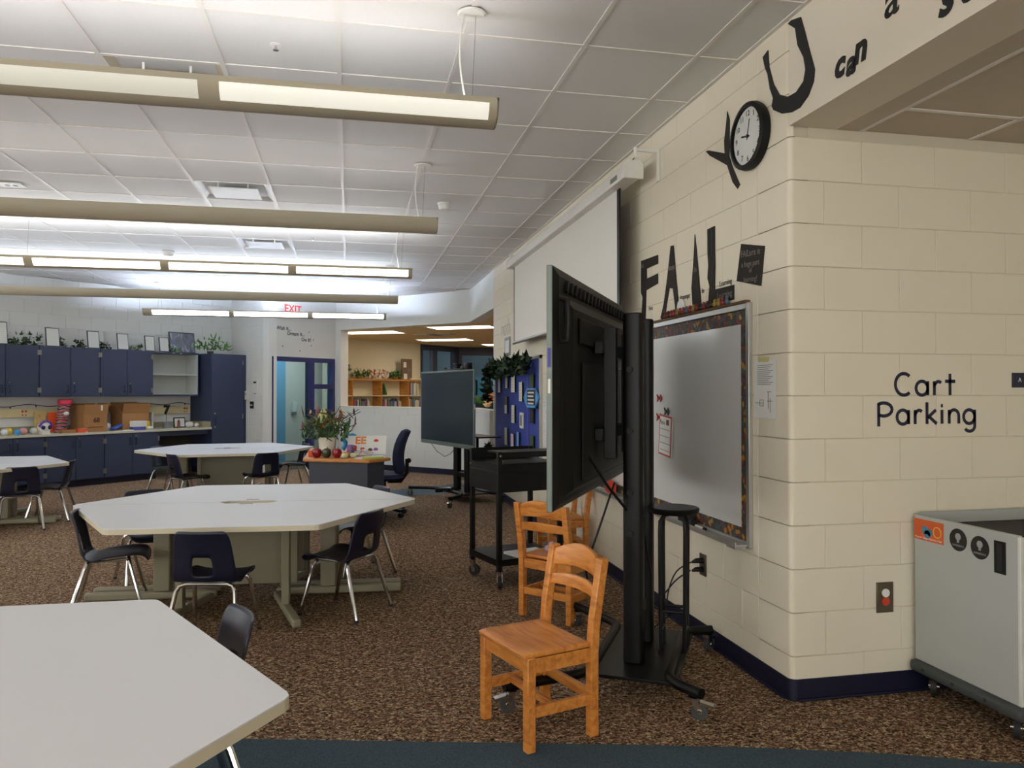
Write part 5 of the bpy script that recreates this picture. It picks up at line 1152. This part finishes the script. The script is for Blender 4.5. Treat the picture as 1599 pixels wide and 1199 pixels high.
MB().bx(-0.09, 0.09, -0.025, 0.02, 0, 0.035).build('felt', RUBBER, t, bevel=0.006); MB().ball((0.02, 0, 0.04), 0.045, 10, 8, (1.6, 0.6, 0.5)).build('cloth', BLACKP, t)
t = thing('whiteboard_marker', 'white dry-erase marker in the tray', 'marker', (XW - 0.06, 4.08, 0.67), -PI / 2)
MB().cyl((-0.06, 0, 0), (0.04, 0, 0), 0.008, None, 10).build('barrel', WHITEP, t); MB().cyl((0.04, 0, 0), (0.065, 0, 0), 0.0085, None, 10).build('cap', BLACKP, t)
def bow(y, z, col, lab):
    t = thing('bow_magnet', lab, 'magnet', (XW - 0.013, y, z), -PI / 2, 'small bow magnets on the whiteboard')
    mt = M('bow_%d' % col[0], col, 0.5)
    for s_ in (-1, 1): MB().add([(0, -0.004, 0), (s_ * 0.03, -0.012, 0.026), (s_ * 0.034, -0.006, 0.0), (s_ * 0.028, -0.012, -0.026)], [(0, 1, 2, 3)]).build('loop', mt, t, solid=0.006, smooth=False)
    MB().ball((0, -0.008, 0), 0.009, 8, 6).build('knot', mt, t)
bow(4.765, 1.40, (150, 22, 26), 'upper red bow magnet on the whiteboard'); bow(4.77, 1.275, (152, 24, 28), 'lower red bow magnet left of the calendar'); bow(4.645, 1.315, (30, 44, 28), 'dark green clip holding the calendar')
t = thing('wall_calendar', 'white calendar sheet with red border clipped to the whiteboard', 'calendar', (XW - 0.014, 4.65, 1.16), -PI / 2)
for k in range(4): MB().box((0, -0.004 - k * 0.004, 0), (0.19, 0.002, 0.26), 0, 0, 0, 0.09).build('sheet', (M('red_margin', (190, 70, 70), 0.7) if k == 3 else PAPER), t, smooth=False)
MB().box((0, -0.0178, 0), (0.168, 0.0012, 0.238), 0, 0, 0, 0.09).build('page', PAPER, t, smooth=False)
text('Nov', 0.045, M('calendar_ink', (110, 60, 60), 0.7), t, (-0.035, -0.0192, 0.085), (PI / 2, 0.09, 0), extrude=0.0003)
for r_ in range(4): MB().box((0, -0.0187, 0.04 - r_ * 0.045), (0.15, 0.0008, 0.003), 0, 0, 0, 0.09).build('rule', _M['calendar_ink'], t, smooth=False)
MB().box((0.045, -0.0187, 0.085), (0.04, 0.0008, 0.035), 0, 0, 0, 0.09).build('stamp', _M['calendar_ink'], t, smooth=False)
o = MB().box((0, 0, 0.05), (0.16, 0.03, 0.1), 0, 0, 0, 0.25).build('red_folder', M('red_orange_paper', (206, 70, 40), 0.6, var=0.3), None, (XW - 0.06, 5.62, 0.662), -PI / 2, smooth=False); tag(o, 'red and orange packet in the tray behind the display', 'packet')
# taped sheet near the corner
t = thing('taped_notice', 'white printed sheet taped to the wall near the corner', 'notice', (XW, 3.478, 1.31), -PI / 2)
MB().box((0, -0.003, 0.145), (0.205, 0.001, 0.29), 0, 0, 0.008, 0.02).build('sheet', PAPER, t, smooth=False)
MB().box((-0.01, -0.0045, 0.292), (0.1, 0.001, 0.025), 0, 0, 0, 0.03).build('tape', M('masking_tape', (206, 192, 140), 0.7), t, smooth=False)
tk = M('print_grey', (120, 120, 118), 0.8)
for k in range(11): MB().bx(-0.07, 0.075 - 0.02 * (k % 3), -0.0049, -0.0042, 0.262 - k * 0.0095, 0.2645 - k * 0.0095).build('text_line', tk, t, smooth=False)
for x0, x1, z0, z1 in ((-0.05, -0.015, 0.09, 0.092), (-0.05, -0.048, 0.06, 0.09), (-0.015, -0.013, 0.06, 0.09), (-0.05, -0.013, 0.06, 0.062), (0.02, 0.06, 0.13, 0.132), (0.03, 0.032, 0.05, 0.13), (0.02, 0.07, 0.085, 0.087), (0.05, 0.052, 0.03, 0.1), (-0.09, -0.02, 0.075, 0.077)):
    MB().bx(x0, x1, -0.0048, -0.0042, z0, z1).build('sketch_line', INK, t, smooth=False)
# outlet with cords
def outlet(lab, loc, rz, plate, faces, w=0.08, h=0.125):
    t = thing('wall_outlet', lab, 'outlet', loc, rz)
    MB().bx(-w / 2, w / 2, -0.008, 0, -h / 2, h / 2).build('plate', plate, t, bevel=0.002)
    for z, m_, r in faces: MB().cyl((0, -0.008, z), (0, -0.014, z), r, None, 18).build('receptacle', m_, t)
    return t
t = outlet('brown outlet plate with two black plugs below the whiteboard', (XW, 4.165, 0.437), -PI / 2, BRASS, ((0.025, BLACKP, 0.018), (-0.025, BLACKP, 0.018)))
for z in (0.025, -0.025): MB().tube([(0, -0.012, z), (0, -0.05, z), (-0.01, -0.07, z - 0.01)], [0.016, 0.014, 0.006], 10).build('plug', BLACKP, t)
for cp_ in ([(0.005, -0.075, 0.018), (0.055, -0.15, -0.037), (0.075, -0.19, -0.157), (0.035, -0.22, -0.277), (0.055, -0.17, -0.287), (0.135, -0.3, -0.417)], [(0.015, -0.075, -0.032), (0.035, -0.16, -0.087), (0.115, -0.2, -0.197), (0.135, -0.32, -0.287), (0.235, -0.42, -0.427)]):
    MB().tube(bez([(-a, b, c_) for a, b, c_ in cp_]), 0.0045, 6).build('cord', BLACKP, t)
outlet('bronze outlet plate with white knob and red socket on the alcove wall', (2.515, YC, 0.457), 0, BRASS, ((0.022, WHITEP, 0.02), (-0.018, M('red_socket', (190, 60, 36), 0.5), 0.02)), 0.09, 0.145)
outlet('small dark outlet on the white half-height wall behind the desk', PM45(-9.35, S_LOW, 0.37), M45, BLACKP, ((0.022, WHITEP, 0.018), (-0.022, WHITEP, 0.018)), 0.09, 0.13)
outlet('tiny outlet seen low through the glass door', P45(11.4, D_DOOR + 1.698, 0.33), A45, BLACKP, ((0.022, WHITEP, 0.018), (-0.022, WHITEP, 0.018)), 0.08, 0.12)
# room sign at the right edge
t = thing('room_sign', 'navy room sign cut by the right edge of the picture', 'sign', (3.36, YC, 1.5), 0)
MB().bx(-0.113, 0.113, -0.006, 0, -0.037, 0.037).build('plate', M('navy_sign', (24, 28, 56), 0.4), t, bevel=0.002)
text('A', 0.03, WHITEP, t, (-0.07, -0.0068, 0.0), extrude=0.0004)
# ---- Cart Parking vinyl letters
def arc(cx, cy, rx, ry, a0, a1, n=14): return [(cx + rx * math.cos(math.radians(a0 + (a1 - a0) * k / n)), cy + ry * math.sin(math.radians(a0 + (a1 - a0) * k / n))) for k in range(n + 1)]
def ribbon(m, pts, w, ox, oz, y):
    n = len(pts); vs_ = []
    for i, (x, z) in enumerate(pts):
        a = pts[max(0, i - 1)]; b = pts[min(n - 1, i + 1)]
        d = Vector((b[0] - a[0], b[1] - a[1])); d.normalize(); nx, nz = -d.y, d.x
        e = 0
        vs_ += [(ox + x + nx * w / 2, y, oz + z + nz * w / 2), (ox + x - nx * w / 2, y, oz + z - nz * w / 2)]
    m.add(vs_, [(2 * i, 2 * i + 1, 2 * i + 3, 2 * i + 2) for i in range(n - 1)])
xh = 0.068; cp = 0.105
GLY = {'C': (0.085, [arc(0.043, cp / 2, 0.04, cp / 2, 48, 312, 20)]),
       'a': (0.066, [arc(0.028, xh / 2, 0.028, xh / 2, 0, 360, 22), [(0.056, xh), (0.056, 0)]]),
       'r': (0.042, [[(0.006, xh), (0.006, 0)], arc(0.026, xh * 0.55, 0.02, xh * 0.43, 170, 50, 8)]),
       't': (0.05, [[(0.024, cp * 1.0), (0.024, 0.0)], [(0.0, xh), (0.05, xh)]]),
       'P': (0.078, [[(0.006, cp * 0.98), (0.006, -0.01)], arc(0.03, cp * 0.68, 0.04, cp * 0.3, 130, -130, 16)]),
       'k': (0.056, [[(0.006, cp), (0.006, 0)], [(0.05, xh), (0.008, xh * 0.42)], [(0.018, xh * 0.5), (0.054, 0)]]),
       'i': (0.022, [[(0.008, xh), (0.008, 0)], [(0.003, xh * 1.3), (0.013, xh * 1.3)]]),
       'n': (0.062, [[(0.006, xh), (0.006, 0)], arc(0.03, xh * 0.55, 0.024, xh * 0.45, 175, 0, 12) + [(0.054, 0)]]),
       'g': (0.066, [arc(0.028, xh / 2, 0.028, xh / 2, 0, 360, 22), [(0.056, xh), (0.056, -0.012)] + arc(0.03, -0.012, 0.026, 0.026, 0, -150, 10)])}
CPM = M('navy_vinyl_letters', (22, 26, 52), 0.5)
t = thing('wall_sign_lettering', 'navy vinyl words Cart Parking on the alcove wall', 'wall lettering', (0, YC, 0), 0)
def word(s_, x0, x1, z):
    tot = sum(GLY[c][0] + 0.016 for c in s_) - 0.016; k = (x1 - x0) / tot; x = x0
    for c in s_:
        m = MB()
        for st_ in GLY[c][1]: ribbon(m, [(px * k, pz) for px, pz in st_], 0.0165, x, z, -0.0015)
        m.build('letter', CPM, t, smooth=False); x += (GLY[c][0] + 0.016) * k
word('Cart', 2.578, 2.918, 1.425); word('Parking', 2.482, 3.04, 1.285)
# ---- projector screen
t = thing('projector_screen', 'pulled-down projector screen with white housing high on the wall', 'projector screen', (0, 0, 0), 0)
hp = [(1.80, 2.88), (1.80, 2.95), (1.83, 2.99), (1.90, 2.99), (1.92, 2.96), (1.92, 2.88)]
MB().prism(hp, 4.88, 8.78, 0, lambda x, z, y: (x, y, z)).build('housing', WHITEP, t, bevel=0.006)
for y in (4.87, 8.79): MB().prism([(1.79, 2.87), (1.79, 2.955), (1.825, 3.0), (1.905, 3.0), (1.93, 2.965), (1.93, 2.87)], y - 0.012, y + 0.012, 0, lambda x, z, yy: (x, yy, z)).build('end_cap', WHITEP, t, bevel=0.004)
MB().bx(1.799, 1.8005, 5.02, 5.16, 2.9, 2.935).build('maker_plate', GREYP, t, smooth=False)
MB().bx(1.868, 1.872, 5.21, 8.68, 2.02, 2.89).build('screen_fabric', M('matte_white_screen', (230, 228, 222), 0.9, var=0.01), t, smooth=False)
MB().bx(1.8725, 1.876, 5.16, 8.72, 2.02, 2.89).bx(1.867, 1.8725, 5.16, 5.21, 2.02, 2.89).bx(1.867, 1.8725, 8.68, 8.72, 2.02, 2.89).build('black_backing', BLACKP, t, smooth=False)
MB().cyl((1.87, 5.12, 2.01), (1.87, 8.74, 2.01), 0.018, None, 12).build('weight_bar', ALU, t)
for y in (4.8, 8.83):
    MB().bx(1.85, XW - 0.001, y - 0.008, y + 0.008, 3.03, 3.05).bx(XW - 0.02, XW - 0.001, y - 0.012, y + 0.012, 2.84, 3.06).bx(1.84, 1.86, y - 0.012, y + 0.012, 2.99, 3.06).build('wall_bracket', WHITEP, t, bevel=0.003)
    MB().tube([(1.85, y, 3.03), (1.86, y + 0.02, 3.01), (1.85, y + 0.05, 2.99)], 0.005, 6).build('hook', STEEL, t)
# ---- bulletin board
t = thing('bulletin_board', 'blue bulletin board covered with cards near the end of the wall', 'bulletin board', (0, 0, 0), 0)
MB().bx(XW - 0.012, XW - 0.001, 8.02, 10.57, 0.48, 1.8).build('blue_paper', M('royal_blue_paper', (44, 66, 150), 0.7, var=0.08), t, smooth=False)
MB().bx(XW - 0.03, XW - 0.001, 7.98, 8.02, 0.44, 1.84).bx(XW - 0.03, XW - 0.001, 10.57, 10.6, 0.44, 1.84).bx(XW - 0.03, XW - 0.001, 7.98, 10.6, 1.8, 1.84).bx(XW - 0.03, XW - 0.001, 7.98, 10.6, 0.44, 0.48).build('frame', ALU, t, bevel=0.002)
MB().bx(XW - 0.016, XW - 0.012, 8.56, 8.64, 0.48, 1.8).bx(XW - 0.016, XW - 0.012, 8.05, 8.09, 0.48, 1.8).build('purple_trim', M('purple_trim_paper', (74, 66, 160), 0.7), t, smooth=False)
cards = [(10.23, 1.555, .17, .24, 0), (9.75, 1.6, .15, .22, 0), (9.335, 1.548, .22, .22, 0), (8.9, 1.445, .17, .225, 0), (9.77, 1.275, .15, .22, 1), (9.33, 1.168, .18, .22, 0), (8.865, 1.107, .165, .185, 2), (9.77, .87, .17, .22, 0), (9.38, .842, .165, .16, 3), (9.05, .87, .12, .18, 4), (8.34, 1.558, .18, .165, 5), (8.335, 1.184, .17, .18, 6), (8.34, .885, .18, .14, 5)]
CM = [RAMP('card_stripes', [(0.0, (222, 216, 204)), (0.86, (110, 96, 84)), (0.92, (222, 216, 204))], 'wave', 9, 0.7), M('card_brown', (120, 92, 84), 0.7, var=0.3), WHITEP, M('card_pink', (214, 196, 206), 0.7, var=0.2), M('card_blue', (120, 160, 210), 0.7, var=0.2), M('card_green', (60, 84, 44), 0.7, var=0.5, scale=30), M('chalk_black', (26, 28, 32), 0.7, var=0.3)]
cl = ['striped pale card top left on the blue board', 'striped pale card second in the top row of the blue board', 'striped pale card third in the top row of the blue board', 'striped pale card right of the top row on the blue board', 'brown and white card at mid left of the blue board', 'pale card in the middle of the blue board', 'white framed card right of the middle on the blue board', 'pale card low left on the blue board', 'pink card near the bottom of the blue board', 'light blue card near the bottom of the blue board', 'green picture card top right on the blue board', 'black chalk card at the right of the blue board', 'green picture card at lower right of the blue board']
for k, (y, z, w_, h_, c_) in enumerate(cards):
    cd = thing('pinned_card', cl[k], 'card', (XW - 0.02, y, z), -PI / 2, 'cards on the blue bulletin board')
    MB().bx(-w_ / 2, w_ / 2, -0.014, 0.0, -h_ / 2, h_ / 2).build('card', BLACKP if c_ != 2 else WHITEP, cd, smooth=False)  # black body paints the shadowed edges of each card
    MB().bx(-w_ / 2 + 0.004, w_ / 2 - 0.004, -0.016, -0.014, -h_ / 2, h_ / 2).build('face', CM[c_], cd, smooth=False)
    if c_ == 2: MB().bx(-w_ / 4, w_ / 4, -0.018, -0.016, -h_ / 3, h_ / 3).build('print', tk, cd, smooth=False)
    if c_ == 1: MB().bx(-w_ / 2 + 0.004, w_ / 2 - 0.004, -0.018, -0.016, -h_ / 2, 0.0).build('white_half', PAPER, cd, smooth=False)
t = thing('hexagon_sign', 'light blue hexagon sign with white lettering strips on the board edge', 'sign', (XW - 0.035, 8.3, 1.375), -PI / 2)
MB().prism([(0.4 * math.cos(k * PI / 3) * 0.9, 0.125 * math.sin(k * PI / 3)) for k in range(6)], 0, 0.02, 0, lambda x, z, y: (x, -y, z)).build('hexagon', M('hexagon_blue', (84, 150, 214), 0.6), t, smooth=False)
MB().bx(-0.16, 0.22, -0.024, -0.02, -0.08, 0.09).build('dark_panel', INK, t, smooth=False)
for k in range(4): MB().bx(-0.12, 0.18 - 0.03 * (k % 2), -0.026, -0.024, 0.05 - k * 0.04, 0.068 - k * 0.04).build('white_line', WHITEP, t, smooth=False)
t = thing('ivy_garland', 'dark ivy garland draped over the top of the bulletin board', 'garland', (XW - 0.06, 9.4, 1.75), -PI / 2)
leafy(300, lambda r: (lambda a: (-1.25 + 2.45 * a, -0.03 - 0.1 * r.random(), -0.09 + 0.19 * r.random() - (0.42 * r.random() if a < 0.1 else 0)))(r.random()), 0.1, 71).build('leaves', [LEAFD, M('ivy_leaf_black', (20, 32, 18), 0.55, var=0.4)], t, smooth=False)
MB().tube([(-1.3, -0.05, -0.3), (-1.2, -0.05, 0.0), (-0.4, -0.06, 0.05), (0.4, -0.05, -0.02), (0.95, -0.05, 0.02)], 0.01, 6).build('vine', LEAFD, t)
leafy(14, lambda r: (-1.22 + 0.06 * r.random(), -0.05, -1.0 - 0.12 * r.random()), 0.1, 72).build('low_leaves', [LEAFD, LEAFD], t, smooth=False)
t = thing('small_wall_frame', 'small framed notice left of the projector screen', 'notice', (XW, 9.8, 1.91), -PI / 2)
MB().bx(-0.17, 0.17, -0.012, -0.001, 0, 0.24).build('frame', GREYP, t, bevel=0.002); MB().bx(-0.12, 0.12, -0.014, -0.012, 0.04, 0.2).build('sheet', PAPER, t, smooth=False)
t = thing('printed_sheet', 'tall white printed sheet on the wall right of the bulletin board', 'notice', (XW, 7.8, 0.86), -PI / 2)
MB().bx(-0.15, 0.15, -0.003, -0.001, 0, 0.54).build('sheet', RAMP('dense_print', [(0.0, (224, 222, 216)), (0.62, (150, 150, 160)), (0.7, (224, 222, 216))], 'noise', 30, 0.8, 2, 0, (1, 1, 2)), t, smooth=False)
# ================================================================== STORAGE CART IN THE ALCOVE
t = thing('storage_cart', 'light grey wheeled storage cart with drawers against the alcove wall', 'cart', (2.66, 2.645, 0), 0)
CG = M('cart_light_grey', (172, 174, 170), 0.5, var=0.02); CD = M('cart_drawer_grey', (128, 124, 114), 0.5); CW = M('cart_white_trim', (212, 210, 204), 0.5); CB = M('cart_bumper', (62, 66, 66), 0.6)
CWd, CDp = 0.95, 0.585
MB().bx(0, 0.022, 0, CDp, 0.165, 0.855).build('side_panel', CG, t, bevel=0.003)
MB().bx(CWd - 0.022, CWd, 0, CDp, 0.165, 0.855).build('side_panel', CG, t, bevel=0.003)
MB().bx(0.022, CWd - 0.022, CDp - 0.02, CDp, 0.165, 0.865).build('back_panel', CG, t, smooth=False)
MB().bx(0.022, CWd - 0.022, 0.02, CDp - 0.02, 0.8, 0.812).build('recessed_top', RUBBER, t, smooth=False)
MB().bx(0.022, CWd - 0.022, 0.0, 0.02, 0.812, 0.845).build('front_lip', CW, t, bevel=0.003)
MB().bx(-0.0, 0.026, -0.012, 0.004, 0.165, 0.85).build('corner_trim', CW, t, bevel=0.003)
MB().bx(-0.03, CWd + 0.03, -0.035, CDp + 0.01, 0.11, 0.165).build('bumper_base', CB, t, bevel=0.02, seg=3)
for x in (0.14, 0.32, 0.5): MB().cyl((-0.0305, x, 0.14), (-0.0325, x, 0.14), 0.008, None, 8).build('bumper_bolt', RUBBER, t)
for z0, z1 in ((0.77, 0.812), (0.665, 0.762), (0.548, 0.657), (0.43, 0.54), (0.195, 0.42)):
    d = MB().bx(0.03, CWd - 0.03, -0.004, 0.012, z0 + 0.004, z1 - 0.022).build('drawer', CD, t, bevel=0.002)
    MB().bx(0.03, CWd - 0.03, -0.02, 0.012, z1 - 0.02, z1 - 0.006).build('pull', M('cart_pull_dark', (92, 92, 92), 0.4), d, bevel=0.003)
    MB().bx(0.026, CWd - 0.026, -0.008, 0.012, z0 - 0.008, z0 + 0.003).build('rail', CW, d, smooth=False)
for k, (x, y) in enumerate(((0.05, 0.06), (CWd - 0.05, 0.06), (CWd - 0.05, CDp - 0.06), (0.05, CDp - 0.06))): caster(t, x, y, 0.115, 0.045, False, 0.8)
# recessed handle and stickers on the visible side
MB().bx(-0.002, 0.0, 0.058, 0.118, 0.682, 0.818).build('handle_bezel', BLACKP, t, bevel=0.004)
MB().bx(-0.0035, -0.002, 0.074, 0.102, 0.695, 0.805).build('handle_recess', INK, t, smooth=False)
st = MB().bx(-0.0015, 0.0, 0.4, 0.587, 0.74, 0.838).build('orange_sticker', M('sticker_orange', (206, 92, 40), 0.5, var=0.04), t, smooth=False)
for y, z, r in ((0.515, 0.79, 0.02), (0.485, 0.782, 0.017), (0.5, 0.772, 0.02)): MB().lathe([(0.001, 0), (r, 0), (r, 0.0005), (0.001, 0.0005)], 14, (0, 0, 0), 0, lambda a, b, c_: (-0.0017 - c_, y + a, z + b)).build('blue_blob', M('sticker_blue', (66, 128, 160), 0.5), st)
MB().tube([(-0.002, 0.437 + 0.024 * math.cos(a), 0.79 + 0.024 * math.sin(a)) for a in [2 * PI * k / 20 for k in range(21)]], 0.002, 5).build('ring', M('sticker_yellow', (232, 190, 70), 0.5), st)
text('Monster League Robotics Club', 0.0135, WHITEP, st, (-0.002, 0.494, 0.752), RW, extrude=0.0002)
for y, z in ((0.314, 0.781), (0.193, 0.77)):
    s_ = MB().lathe([(0.001, 0), (0.05, 0), (0.05, 0.0012), (0.001, 0.0012)], 32, (0, 0, 0), 0, lambda a, b, c_: (-c_, y + a, z + b)).build('round_sticker', INK, t)
    GS = M('sticker_silver', (150, 152, 150), 0.5)
    MB().lathe([(0.001, 0), (0.016, 0), (0.016, 0.0006), (0.001, 0.0006)], 18, (0, 0, 0), 0, lambda a, b, c_: (-0.0013 - c_, y + a, z + 0.014 + b)).build('bulb_icon', GS, s_)
    MB().bx(-0.0019, -0.0013, y - 0.006, y + 0.006, z - 0.012, z).build('bulb_neck', GS, s_, smooth=False)
    text('EXPERIENCE', 0.012, GS, s_, (-0.0016, y, z - 0.026), RW, extrude=0.0002)

# ================================================================== LIBRARY
for k, (cx, cy, rz) in enumerate(((0.44, 15.68, -0.47), (2.05, 14.1, -0.47), (2.15, 17.55, -0.47), (3.9, 19.0, -0.47))):
    t = thing('library_troffer', ['recessed light panel at the left of the library ceiling', 'recessed light panel nearest the right wall end in the library', 'recessed light panel farther back in the library ceiling', 'recessed light panel at the far right of the library ceiling'][k], 'ceiling light', (cx, cy, ZH), rz, 'recessed library lights')
    MB().bx(-0.6, 0.6, -0.29, 0.29, -0.008, -0.001).build('lens', EM('troffer_lens', (255, 240, 214), LIB_STRENGTH), t, smooth=False)
    MB().bx(-0.62, 0.62, -0.31, -0.29, -0.012, -0.001).bx(-0.62, 0.62, 0.29, 0.31, -0.012, -0.001).bx(-0.62, -0.6, -0.29, 0.29, -0.012, -0.001).bx(0.6, 0.62, -0.29, 0.29, -0.012, -0.001).build('frame', WHITEP, t, smooth=False)
t = thing('library_vent', 'slotted vent in the library ceiling between two light panels', 'air vent', (1.75, 16.0, ZH), -0.47)
MB().bx(-0.4, -0.1, -0.2, 0.2, -0.012, -0.001).bx(0.1, 0.4, -0.2, 0.2, -0.012, -0.001).build('grille', M('vent_grey', (190, 190, 186), 0.5), t, smooth=False); MB().bx(-0.1, 0.1, -0.2, 0.2, -0.014, -0.001).build('core', GREYP, t, smooth=False)
# extra panels in library and corridor; one added to light the mural room
for lab, loc in (('added light in the room behind the library windows', P45(15.8, D_LIB + 0.9, 2.75)), ('recessed light in the corridor behind the glass door', P45(10.4, D_DOOR + 0.9, 2.75)), ('recessed light over the library floor out of view', (4.5, 15.5, ZH)), ('recessed light over the library corner out of view', (5.2, 12.5, ZH))):
    t = thing('ceiling_panel_light', lab, 'ceiling light', loc, A45)
    q_ = 0.4 if 'corridor' in lab else 0.6
    MB().bx(-q_, q_, -0.3, 0.3, -0.01, -0.001).build('lens', EM('cool_panel', (226, 240, 255), 12.0) if 'out of view' not in lab else _M['troffer_lens'], t, smooth=False)
# bookcase
t = thing('library_bookcase', 'oak bookcase with open bays behind the ledge opening', 'bookcase', P45(0, D_LIB - 0.3), A45)
ubs = [11.95, 12.265, 13.2, 14.13, 15.0]
for u in ubs: MB().bx(u - 0.012, u + 0.012, 0, 0.3, 0, 1.7).build('upright', WOODS, t, smooth=False)
MB().bx(ubs[0] - 0.012, ubs[-1] + 0.012, -0.01, 0.3, 1.7, 1.735).build('top', WOODS, t, bevel=0.003)
for u0, u1 in zip(ubs, ubs[1:]):
    MB().bx(u0 + 0.012, u1 - 0.012, 0.28, 0.299, 0.05, 1.7).build('back_panel', LIBW, t, smooth=False)
    for z in (0.95, 1.365, 0.5, 0.05): MB().bx(u0 + 0.012, u1 - 0.012, 0.005, 0.28, z - 0.02, z).build('shelf', M('shelf_cream', (206, 200, 170), 0.6), t, smooth=False)
rbk = random.Random(21)
bcol = [(200, 196, 186), (70, 72, 110), (190, 170, 120), (120, 140, 110), (212, 200, 170), (140, 60, 50), (220, 214, 206), (90, 110, 150), (90, 60, 80), (170, 180, 190), (196, 70, 46), (60, 90, 70)]
ORD = ['first', 'second', 'third', 'fourth', 'fifth', 'sixth', 'seventh', 'eighth', 'ninth', 'tenth', 'eleventh', 'twelfth', 'thirteenth', 'fourteenth', 'fifteenth', 'sixteenth', 'seventeenth', 'eighteenth', 'nineteenth', 'twentieth', 'twenty-first', 'twenty-second', 'twenty-third', 'twenty-fourth']
bname = ['light grey', 'dark blue', 'tan', 'sage green', 'cream', 'brick red', 'white', 'steel blue', 'plum', 'pale blue', 'orange red', 'dark green']
def books(u0, u1, z, where, grp, hmax):
    u = u0; k = 0
    while u < u1 - 0.03:
        w_ = 0.022 + 0.035 * rbk.random(); h_ = hmax * (0.75 + 0.25 * rbk.random()); q = rbk.randrange(len(bcol)); c_ = bcol[q]
        o = MB().bx(0, w_ - 0.002, 0, 0.18, 0, h_).build('book', M('book_%d_%d' % (c_[0], c_[2]), c_, 0.6), None, P45(u, D_LIB - 0.29, z), A45, smooth=False)
        tag(o, '%s book, %s from the left on the %s' % (bname[q], ORD[k], where), 'book', grp); u += w_; k += 1
books(12.32, 12.84, 0.95, 'lower shelf of the left library bay', 'books in the left library bay', 0.34)
books(13.24, 13.86, 0.95, 'lower shelf of the middle library bay', 'books in the middle library bay', 0.34)
books(14.17, 14.66, 0.95, 'lower shelf of the right library bay', 'books low in the right library bay', 0.35)
books(14.17, 14.5, 1.365, 'upper shelf of the right library bay', 'books high in the right library bay', 0.31)
for k, (u, col, lab) in enumerate(((13.25, (90, 40, 34), 'thin dark red book leaning in the middle library bay'), (13.36, (70, 130, 80), 'green book leaning alone in the middle library bay'))):
    o = MB().box((0, 0.09, 0.13), (0.03, 0.17, 0.26), 0, 0, 0, -0.3 if k else 0).build('leaning_book', M('lean_%d' % k, col, 0.6), None, P45(u, D_LIB - 0.28, 1.372), A45, smooth=False); tag(o, lab, 'book')
o = MB().bx(-0.05, 0.05, 0, 0.15, 0, 0.13).build('blue_book_stack', M('book_blue', (30, 60, 120), 0.6), None, P45(12.93, D_LIB - 0.29, 0.95), A45, smooth=False); tag(o, 'small blue book at the end of the left library row', 'book')
# READ letters, plants, brown board on the bookcase
FLO = RAMP('floral_print', [(0.0, (224, 214, 196)), (0.35, (206, 120, 60)), (0.5, (226, 214, 200)), (0.62, (160, 50, 60)), (0.72, (70, 60, 70)), (0.82, (228, 220, 206))], 'voronoi', 40, 0.6)
t = thing('read_letters', 'patterned block letters READ standing on the library bookcase', 'letters', P45(13.17, D_LIB - 0.22, 1.736), A45)
for k, ch in enumerate('READ'): 
    text(ch, 0.3, FLO, t, (-0.24 + k * 0.16, 0, 0.112), bold=0.006, extrude=0.02, name='letter')
for u, lab, wd_ in ((12.6, 'trailing green plant on the bookcase left of the READ letters', 0.5), (13.8, 'bushy green plant right of the READ letters', 0.36)):
    t = thing('shelf_plant', lab, 'plant', P45(u, D_LIB - 0.17, 1.736), A45, 'plants on the library bookcase')
    leafy(80, lambda r: ((r.random() - 0.5) * wd_, (r.random() - 0.5) * 0.16, 0.07 + 0.18 * r.random() * r.random()), 0.08, int(u * 10), False).build('leaves', [LEAFL, IVY2], t, smooth=False)
    if wd_ > 0.4: leafy(16, lambda r: (-0.3 + 0.1 * r.random() - 0.04, 0, 0.18 + 0.12 * r.random()), 0.07, 99, False).build('high_leaves', [LEAFL, IVY2], t, smooth=False)
    MB().lathe([(0.05, 0), (0.07, 0.06), (0.001, 0.055)], 12).build('pot', KRAFT, t)
t = thing('brown_board', 'brown board with small pale notes on the library bookcase', 'board', P45(14.18, D_LIB - 0.2, 1.736), A45)
MB().bx(-0.19, 0.19, 0, 0.02, 0, 0.5).build('board', M('brown_felt', (122, 96, 78), 0.8, var=0.1), t, smooth=False)
for x, z, w_, h_ in ((-0.07, 0.36, 0.1, 0.13), (-0.05, 0.08, 0.12, 0.13), (0.08, 0.24, 0.06, 0.06)): MB().bx(x - w_ / 2, x + w_ / 2, -0.003, 0, z - h_ / 2, z + h_ / 2).build('note', PAPER if w_ > 0.07 else tk, t, smooth=False)
o = MB().bx(-0.32, 0.32, 0, 0.2, 0, 0.04).build('paper_roll', M('cream_roll', (232, 220, 186), 0.7), None, P45(14.6, D_LIB - 0.27, 1.736), A45, bevel=0.01); tag(o, 'flat cream bundle lying at the right end of the bookcase', 'bundle')
# oak end panel and orange items seen through the gap by the bulletin board
o = MB().bx(2.5, 2.53, 13.4, 14.0, 0, 1.12).bx(2.5, 4.4, 13.38, 13.42, 1.12, 1.16).bx(2.5, 4.4, 13.96, 14.0, 0, 1.12).build('oak_shelf_end', WOODS, None, smooth=False); tag(o, 'oak shelf end seen in the gap beside the bulletin board', 'bookcase')
t = thing('leaf_decoration', 'orange autumn leaf decoration behind the low wall', 'decoration', (2.75, 13.7, 1.165), 0)
leafy(90, lambda r: ((r.random() - 0.5) * 0.6, (r.random() - 0.5) * 0.4, 0.06 + 0.22 * r.random()), 0.11, 81).build('leaves', [M('autumn_orange', (206, 110, 50), 0.6, var=0.3), M('autumn_cream', (226, 190, 140), 0.6)], t, smooth=False)
